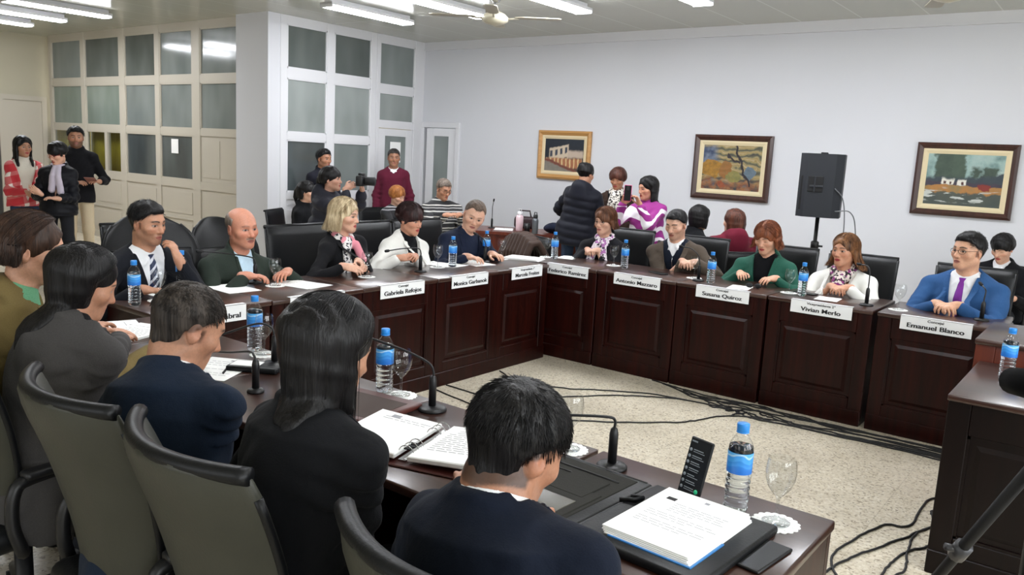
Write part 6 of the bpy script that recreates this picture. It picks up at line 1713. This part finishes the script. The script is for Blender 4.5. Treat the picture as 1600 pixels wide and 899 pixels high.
person('woman in a green coat over a black top, reddish-brown wavy hair', GR,
    dict(skin=(.84, .64, .53), hc=(.25, .13, .08), hair=dict(style='bob', m=REDH, L=.10, th=.017, az=(76, 180), fringe=.016, fx=-.015, strands=600, curl=-.03, wave=.006), eyes=False, hfat=.004),
    [top(BLZ, collar='crew'), jkt(GRNC, V=.15, vw=.085, collar='fold', lw=.05, off=.018)], sex='f', s=.98, a=176, face=186, pitch=16, at=(-2.22, 6.30), head=(-2.225, 6.16, 1.115), zp=.46, fat=.03,
    handR=((-2.33, 5.96, .845), (.45, -.85, .05), (-.3, .1, .95), .55), handL=((-2.06, 5.95, .84), (-.35, -.9, 0), (.2, 0, .97), .5))
WC = cloth('white_coat', 'e2e1dc', 'eeede8')
person('woman in a white coat with a leopard and magenta scarf, long brown hair', GR,
    dict(skin=(.80, .58, .46), hc=(.08, .05, .04), hair=dict(style='long', m=CARAM, L=.15, th=.012, az=(80, 180), curl=-.06, part=.01, strands=600, margin=.03), lips=(.66, .22, .24), look=.003),
    [jkt(WC, V=.30, vw=.085, collar='fold', off=.018, fold=.007), dict(m=patt('magenta_leopard', spots('e8dcd6', '2b2528', 46, .52, '8a2f78')), name='scarf', collar='scarf', torso=False, sleeve=False, tails=((-.12, .45), (.14, .48)), tw=1.1)], sex='f', s=.98, a=178, face=196, pitch=0, at=(-1.63, 6.30), head=(-1.642, 6.17, 1.083), zp=.45, fat=.01, **CL(-1.585, 5.88, .84))
BSUIT = cloth('bright_blue_suit', '274a78', '345a8a'); PTIE = cloth('purple_tie', '6e2a86', '84389c', rough=.5, fold=False)
person('man in a bright blue suit with a purple tie and thin glasses, hands folded', GR,
    dict(skin=(.84, .64, .52), hc=(.03, .02, .02), hair=dict(style='short', m=BLKH, th=.010, quiff=.55, strands=1400, slen=.032, comb=(.7, -.4, .2), combz=.0, up=.3), scalp=.7, hfat=.006, fw=1.03),
    [shirt(), jkt(BSUIT, V=.22, vw=.085), tie(PTIE), dict(type='glasses', m=GLS, r=.0225, sq=.7)], a=186, face=212, pitch=0, at=(-.83, 6.27), head=(-.848, 6.14, 1.172), zp=.48, fat=.03, s=1.04, hs=1.04, **CL(-.88, 5.76, .835))

# background, standing and sitting
RS = dict(body_fine=.0046)
person('standing woman in a red and white plaid jacket with long dark hair', GB_,
    dict(skin=sk2, hc=(.04, .03, .03), hair=dict(style='long', m=BLKH, L=.24, th=.012, az=(70, 180), front=True, part=.015)),
    [top(cloth('cream_knit', 'd5cdbf', 'e2dccf'), collar='turtle', hem=-.16), dict(m=patt('red_plaid', plaid), name='plaid_jacket', V=-.1, vw=.12, collar='fold', lapel=False, off=.022, hem=-.2, cuff=.01)], sex='f', s=.93, seat=False, a=98, face=86, pitch=2, at=(-10.10, 4.02), head=(-10.08, 4.015, 1.45),
    handR=((-9.83, 3.94, .95), (.4, .6, -.4), (.5, -.6, .5), .5), handL=((-9.82, 4.12, .92), (.6, -.5, -.2), (.4, .4, .8), .5), legs=(JEANS, SHOE), **RS)
BPUF = cloth('black_puffer', '101116', '191a20', rough=.5, fold=False)
person('woman with red-framed glasses in a black puffer coat, looking down, standing at left', GB_,
    dict(skin=sk3, hc=(.03, .03, .03), hair=dict(style='bob', bangs=True, m=BLKH, L=.01, th=.016, az=(85, 180), fringe=.02, fx=.02, tail=False), eyes=False),
    [dict(m=cloth('lilac_scarf', 'b3a9bb', 'cfc8d4'), name='scarf', collar='scarf', torso=False, sleeve=False, tails=((-.2, .3), (.1, .35))), dict(m=BPUF, name='puffer_coat', V=-.1, vw=.035, lapel=False, collar='stand', ribs=.062, off=.026, hem=-.2, skirt=.32, fold=.002), dict(type='glasses', m=mat('red_frame', 'b03028', .4))], sex='f', s=.91, seat=False, a=130, face=160, pitch=20, at=(-9.44, 4.10), head=(-9.43, 4.10, 1.40),
    handR=((-9.33, 3.86, .98), (-.1, -.6, .5), (.6, -.6, 0), .5), handL=((-9.20, 3.98, .93), (-.3, -.7, .1), (.3, .2, .9), .45), legs=(TRS, SHOE), **RS)
person('young man in a black sweater and beige trousers standing at far left', GB_,
    dict(skin=sk2, hc=(.03, .025, .02), hair=dict(style='short', m=BLKH, th=.015, quiff=1.1, mess=2., strands=900, slen=.03, up=.5, rnd=.4), scalp=.7, beard=.6),
    [dict(m=cloth('black_sweater', '111114', '19191d'), name='sweater', collar='stand', hem=-.2, ca=15)], s=.99, seat=False, a=118, face=112, pitch=3, at=(-10.06, 4.60), head=(-10.04, 4.58, 1.585), zp=.92,
    handL=((-9.78, 4.72, 1.08), (.3, -.8, .1), (.2, .2, .95), .5), handR=((-9.86, 4.46, 1.06), (.6, .5, .1), (.3, -.3, .9), .5), legs=(BEIGE, SHOE), **RS)
person('man in a dark jacket standing behind the camerawoman, in front of the right partition', GB_,
    dict(skin=sk4, hc=(.03, .025, .02), hair=dict(style='short', m=BLKH, th=.011, quiff=.8, strands=700, slen=.025), scalp=.7, beard=.2),
    [dict(m=cloth('dark_blue_jacket', '161720', '20212b'), name='jacket', collar='stand')], s=.94, seat=False, a=100, face=84, pitch=4, at=(-8.18, 6.76), head=(-8.17, 6.745, 1.476), legs=(TRS, SHOE), **RS)
person('person with dark hair in a grey padded jacket raising a camera to the face', GB_,
    dict(skin=(.80, .61, .52), hc=(.04, .03, .03), hair=dict(style='bob', bangs=True, m=BLKH, L=.06, th=.014, az=(95, 180), fringe=.03, fx=.03, tail=True)),
    [dict(m=cloth('grey_padded', '22232b', '2f3039', rough=.6), name='jacket', collar='hood', off=.028, ribs=.09, fold=.003, hem=-.2)], sex='f', s=.92, seat=False, a=70, face=62, pitch=-2, at=(-6.42, 5.30), head=(-6.32, 5.315, 1.318),
    handR=((-6.01, 5.24, 1.25), (.35, .75, .45), (.6, -.7, .1), .8, (.2, .3, -1)), handL=((-5.99, 5.42, 1.24), (.4, -.5, .6), (.7, .6, .1), .8, (-.4, .4, -.9)), legs=(TRS, SHOE), **RS)
person('woman in black with a dark ponytail, partly hidden by the person with the camera', GB_,
    dict(skin=sk3, hc=(.04, .03, .03), hair=dict(style='bob', m=BLKH, L=.10, th=.012, az=(95, 180), tail=True)),
    [dict(m=BLZ, name='jacket', collar='fold')], sex='f', a=60, face=62, pitch=4, at=(-7.66, 6.01), head=(-7.547, 5.996, 1.106), zp=.50, legs=(TRS, SHOE), **RS)
MAR = cloth('maroon_knit', '50182a', '682338')
person('man in a maroon sweater and white collar standing at the glazed door', GB_,
    dict(skin=sk4, hc=(.08, .07, .07), hair=dict(style='short', m=hairmat('salt_black_hair', '151414', '45403d'), th=.009, strands=700, slen=.022), scalp=.6),
    [shirt(), dict(m=MAR, name='sweater', V=.86, vw=.06, lapel=False, collar=None, hem=-.2)], s=.96, seat=False, a=134, face=130, pitch=4, at=(-8.10, 7.90), head=(-8.08, 7.87, 1.525),
    legs=(TRS, SHOE), **RS)
person('woman with short red hair in a dark patterned sweater, seated below the man in maroon', GB_,
    dict(skin=sk3, hc=(.3, .16, .1), hair=dict(style='bob', m=hairmat('auburn_hair', '6a3a1e', 'b5763f'), L=.05, th=.016, az=(85, 180), fringe=.015), eyes=False),
    [dict(m=patt('nordic_knit', stripes_z([(0, '121216'), (.70, '8d8c90'), (.76, '17171b'), (.84, 'a5a4a8'), (.90, '141418')], .24)), name='sweater', collar='crew')], sex='f', a=96, face=84, pitch=16, at=(-7.52, 7.30), head=(-7.42, 7.31, 1.058), zp=.48,
    handR=((-7.2, 7.2, .90), (.3, .7, .5), (.4, -.6, .3), .6), legs=(TRS, SHOE), **RS)
person('man with glasses in a black and white striped sweater looking down, seated by the doorway', GB_,
    dict(skin=sk2, hc=(.12, .11, .11), hair=dict(style='short', m=GREYH, th=.009, strands=700, slen=.022), scalp=.5, eyes=False),
    [dict(m=patt('striped_knit', stripes_z([(0, '17171a'), (.30, 'b5b3b0'), (.42, '1b1b1e'), (.60, '8a8988'), (.72, '17171a'), (.85, 'c9c6c0'), (.94, '222226')], .13)), name='sweater', collar='crew', off=.02), SPEC], a=110, face=104, pitch=20, at=(-6.62, 7.20), head=(-6.50, 7.16, 1.205), zp=.50, fat=.03,
    handL=((-6.20, 7.12, .93), (.2, -.9, .1), (.3, .1, .9), .5), handR=((-6.22, 6.92, .93), (.4, .6, .1), (.3, 0, .9), .5), legs=(TRS, SHOE), **RS)
PUF2 = cloth('navy_puffer', '13141c', '1d1f29', rough=.55, fold=False)
person('woman in a dark hooded puffer jacket and jeans seen from behind, hair tied up', GB_,
    dict(skin=sk2, hc=(.03, .03, .03), hair=dict(style='bob', m=BLKH, L=.004, th=.010, az=(90, 180), bun=True)),
    [dict(m=PUF2, name='puffer_jacket', collar='hood', ribs=.085, off=.034, hem=-.35, fold=.003)], sex='f', s=.97, seat=False, a=-10, face=8, pitch=12, at=(-4.93, 7.63), head=(-4.88, 7.70, 1.475), zp=.86, fat=.03,
    handL=((-5.2, 7.95, .98), (.3, .8, .1), (-.4, 0, .9), .5, (-.9, -.3, -.5)), handR=((-4.75, 8.0, .95), (-.3, .8, .1), (.3, 0, .9), .5), legs=(JEANS, SHOE), **RS)
person('woman in a brown jacket with a spotted scarf standing below the arcade painting', GB_,
    dict(skin=sk4, hc=(.10, .06, .05), hair=dict(style='bob', m=hairmat('chestnut_hair', '22110d', '5a3226'), L=.04, th=.018, az=(78, 180), fringe=.02), eyes=False),
    [top(BLZ), dict(m=cloth('dark_brown_jacket', '2c201b', '3d2e27'), name='jacket', V=.1, vw=.11, collar='fold'), dict(m=patt('spotted_scarf', spots('e3dcd2', '2a2522', 52, .53)), name='scarf', collar='scarf', torso=False, sleeve=False, tails=((-.15, .35), (.2, .38)), tw=1.15)], sex='f', s=.93, seat=False, a=158, face=168, pitch=14, at=(-4.70, 8.10), head=(-4.69, 8.07, 1.44), legs=(TRS, SHOE), **RS)
person('woman in a purple sweater with white shapes, long black hair, holding up a pink phone', GB_,
    dict(skin=(.80, .58, .47), hc=(.03, .03, .03), hair=dict(style='long', m=BLKH, L=.17, th=.013, az=(82, 180), part=.01)),
    [dict(m=patt('purple_zebra', zebra), name='sweater', collar='crew', off=.024, cuff=.008, hem=-.2)], sex='f', s=.92, seat=False, a=180, face=206, pitch=8, at=(-3.92, 7.42), head=(-3.945, 7.40, 1.382), fat=.02,
    handR=((-4.06, 7.14, 1.23), (.35, -.25, .9), (-.5, .75, .1), .7), handL=((-3.87, 7.13, 1.23), (-.4, -.25, .9), (.5, .75, .1), .7), legs=(MATS['purple_zebra'], SHOE), **RS)
person('dark-haired person in black seated behind the man in brown, turned away', GB_,
    dict(skin=sk2, hc=(.03, .03, .03), hair=dict(style='long', m=BLKH, L=.12, th=.014)),
    [dict(m=BLZ, name='jacket', collar='stand', off=.03)], sex='f', a=40, face=20, pitch=10, at=(-3.46, 7.50), head=(-3.42, 7.55, 1.125), zp=.48, legs=(TRS, SHOE), **RS)
person('woman in a maroon hooded top seen from behind, brown hair, seated by the middle painting', GB_,
    dict(skin=sk3, hc=(.15, .09, .07), hair=dict(style='long', m=hairmat('chestnut_long', '2a1712', '62392b'), L=.13, th=.012, az=(84, 180))),
    [dict(m=cloth('maroon_hoodie', '5a1626', '701f32'), name='hoodie', collar='hood', off=.026)], sex='f', wide=.05, noff=(0, 0, .02), a=-50, face=-70, pitch=0, at=(-3.00, 7.38), head=(-3.01, 7.40, 1.128), zp=.48, legs=(JEANS, SHOE), fat=.03, **RS)
person('person in black with a white collar looking down at the right edge', GB_,
    dict(skin=sk3, hc=(.03, .03, .03), hair=dict(style='bob', m=BLKH, L=.03, th=.014, az=(84, 180), fringe=.02, fx=-.02), eyes=False),
    [shirt(), dict(m=BLZ, name='jacket', V=.72, vw=.06, collar='fold', off=.03)], sex='f', a=190, face=196, pitch=24, at=(-.86, 8.42), head=(-.885, 8.26, 1.062), zp=.48, legs=(TRS, SHOE),
    handR=((-.98, 8.02, .66), (.5, -.7, 0), U, .5), handL=((-.72, 8.02, .66), (-.5, -.7, 0), U, .5), **RS)
# things they hold
r = phone('smartphone', 'pink-cased smartphone held up by the woman in the purple sweater', (-3.97, 7.045, 1.335), rotz(.35) @ rotx(math.radians(84)), case=mat('pink_case', 'd4267c', .4))
r2 = Matrix.Rotation(math.pi, 4, 'Y')
q = MB(); q.rbox((-.034, -.002, .0), (-.006, .045, .003), .001, 1); o = q.build('camera_bump', PLAST, r); o.location = (.02, .03, .0005)
r = empty('photo_camera', (-5.93, 5.36, 1.325), math.radians(-62)+0, 'black photo camera held to the face of the person in grey', 'camera'); q = MB(); q.rbox((-.07, -.04, -.05), (.07, .03, .05), .012, 2); q.rbox((-.03, -.03, .045), (.03, .025, .075), .008, 2); q.build('body', PLAST, r)
q = MB(); q.tube([(0, .03, 0), (0, .05, 0), (0, .13, 0)], [.036, .040, .042], 20); q.build('lens', RUB, r)
q = MB(); q.rbox((-.06, -.002, -.09), (.06, .002, .09), .001, 1); o = q.build('booklet', mat('dull_pink_card', '9a6a62', .6)); o.location = (-9.74, 4.60, 1.10); o.rotation_euler = (1.2, 0, .9); tag(o, 'dull pink booklet in the hands of the young man in black', 'booklet')
for x, y, a, lb in ((-7.72, 6.0, 60, 'the woman with the dark ponytail'), (-7.56, 7.28, 96, 'the red-haired woman'), (-6.68, 7.22, 110, 'the man in the striped sweater'), (-3.46, 7.50, 40, 'the dark-haired person turned away'), (-3.0, 7.38, -50, 'the woman in the maroon hooded top'), (-.86, 8.44, 190, 'the person in black at the right edge')):
    c = dup(sq, (x, y, 0), -math.radians(a), 'black conference chair under '+lb, GS); c.scale = (.95, 1, .86)
WORLD, WIN, WIN2, EXPO = .4, 130., 30., .10
# ------------------------------------------------------------------ daylight and camera
w = bpy.data.worlds.new('sky'); SC.world = w; w.use_nodes = True
bg = w.node_tree.nodes['Background']; bg.inputs[0].default_value = (.86, .93, 1., 1); bg.inputs[1].default_value = WORLD
def area(name, loc, rot, size, energy, col):
    l = bpy.data.lights.new(name, 'AREA'); l.shape = 'RECTANGLE'; l.size, l.size_y = size; l.energy = energy; l.color = col
    o = bpy.data.objects.new(name, l); COL.objects.link(o); o.location = loc; o.rotation_euler = rot; return o
for y in (-2., .9, 3.9): area('window_light', (4.40, y, 1.9), (0, PI/2, 0), (2.0, 2.5), WIN, (.93, .97, 1.))
for x in (-3.6, -1.0): area('window_light', (x, -3.40, 1.9), (-PI/2, 0, PI), (2.6, 1.9), WIN2, (.95, .98, 1.))
CA = bpy.data.cameras.new('camera'); co = bpy.data.objects.new('camera', CA); COL.objects.link(co); SC.camera = co
yaw, pitch, roll, fpx = .64767485, .16234558, .05243039, 1267.91
fwd = np.array([-math.sin(yaw)*math.cos(pitch), math.cos(yaw)*math.cos(pitch), -math.sin(pitch)]); rt = np.array([math.cos(yaw), math.sin(yaw), 0]); up = np.cross(rt, fwd)
r2 = math.cos(roll)*rt+math.sin(roll)*up; u2 = -math.sin(roll)*rt+math.cos(roll)*up
co.matrix_world = Matrix(((r2[0], u2[0], -fwd[0], 0), (r2[1], u2[1], -fwd[1], 0), (r2[2], u2[2], -fwd[2], 1.65), (0, 0, 0, 1)))
CA.sensor_width = 36; CA.sensor_fit = 'HORIZONTAL'; CA.lens = 36*fpx/1600; CA.clip_start = .05
SC.view_settings.view_transform = 'Standard'; SC.view_settings.look = 'None'; SC.view_settings.gamma = 1; SC.view_settings.use_curve_mapping = False
SC.view_settings.exposure = EXPO
SC.cycles.use_denoising = True; SC.cycles.sample_clamp_indirect = 6; SC.cycles.max_bounces = 10; SC.cycles.caustics_refractive = False; SC.cycles.caustics_reflective = False

area('back_room_light', (-12.0, 7.8, 3.1), (0, 0, 0), (2.5, .4), 60, (1., .95, .85))
area('back_room_light', (-10.2, 8.2, 3.1), (0, 0, 0), (.4, 1.2), 25, (1., .97, .92))
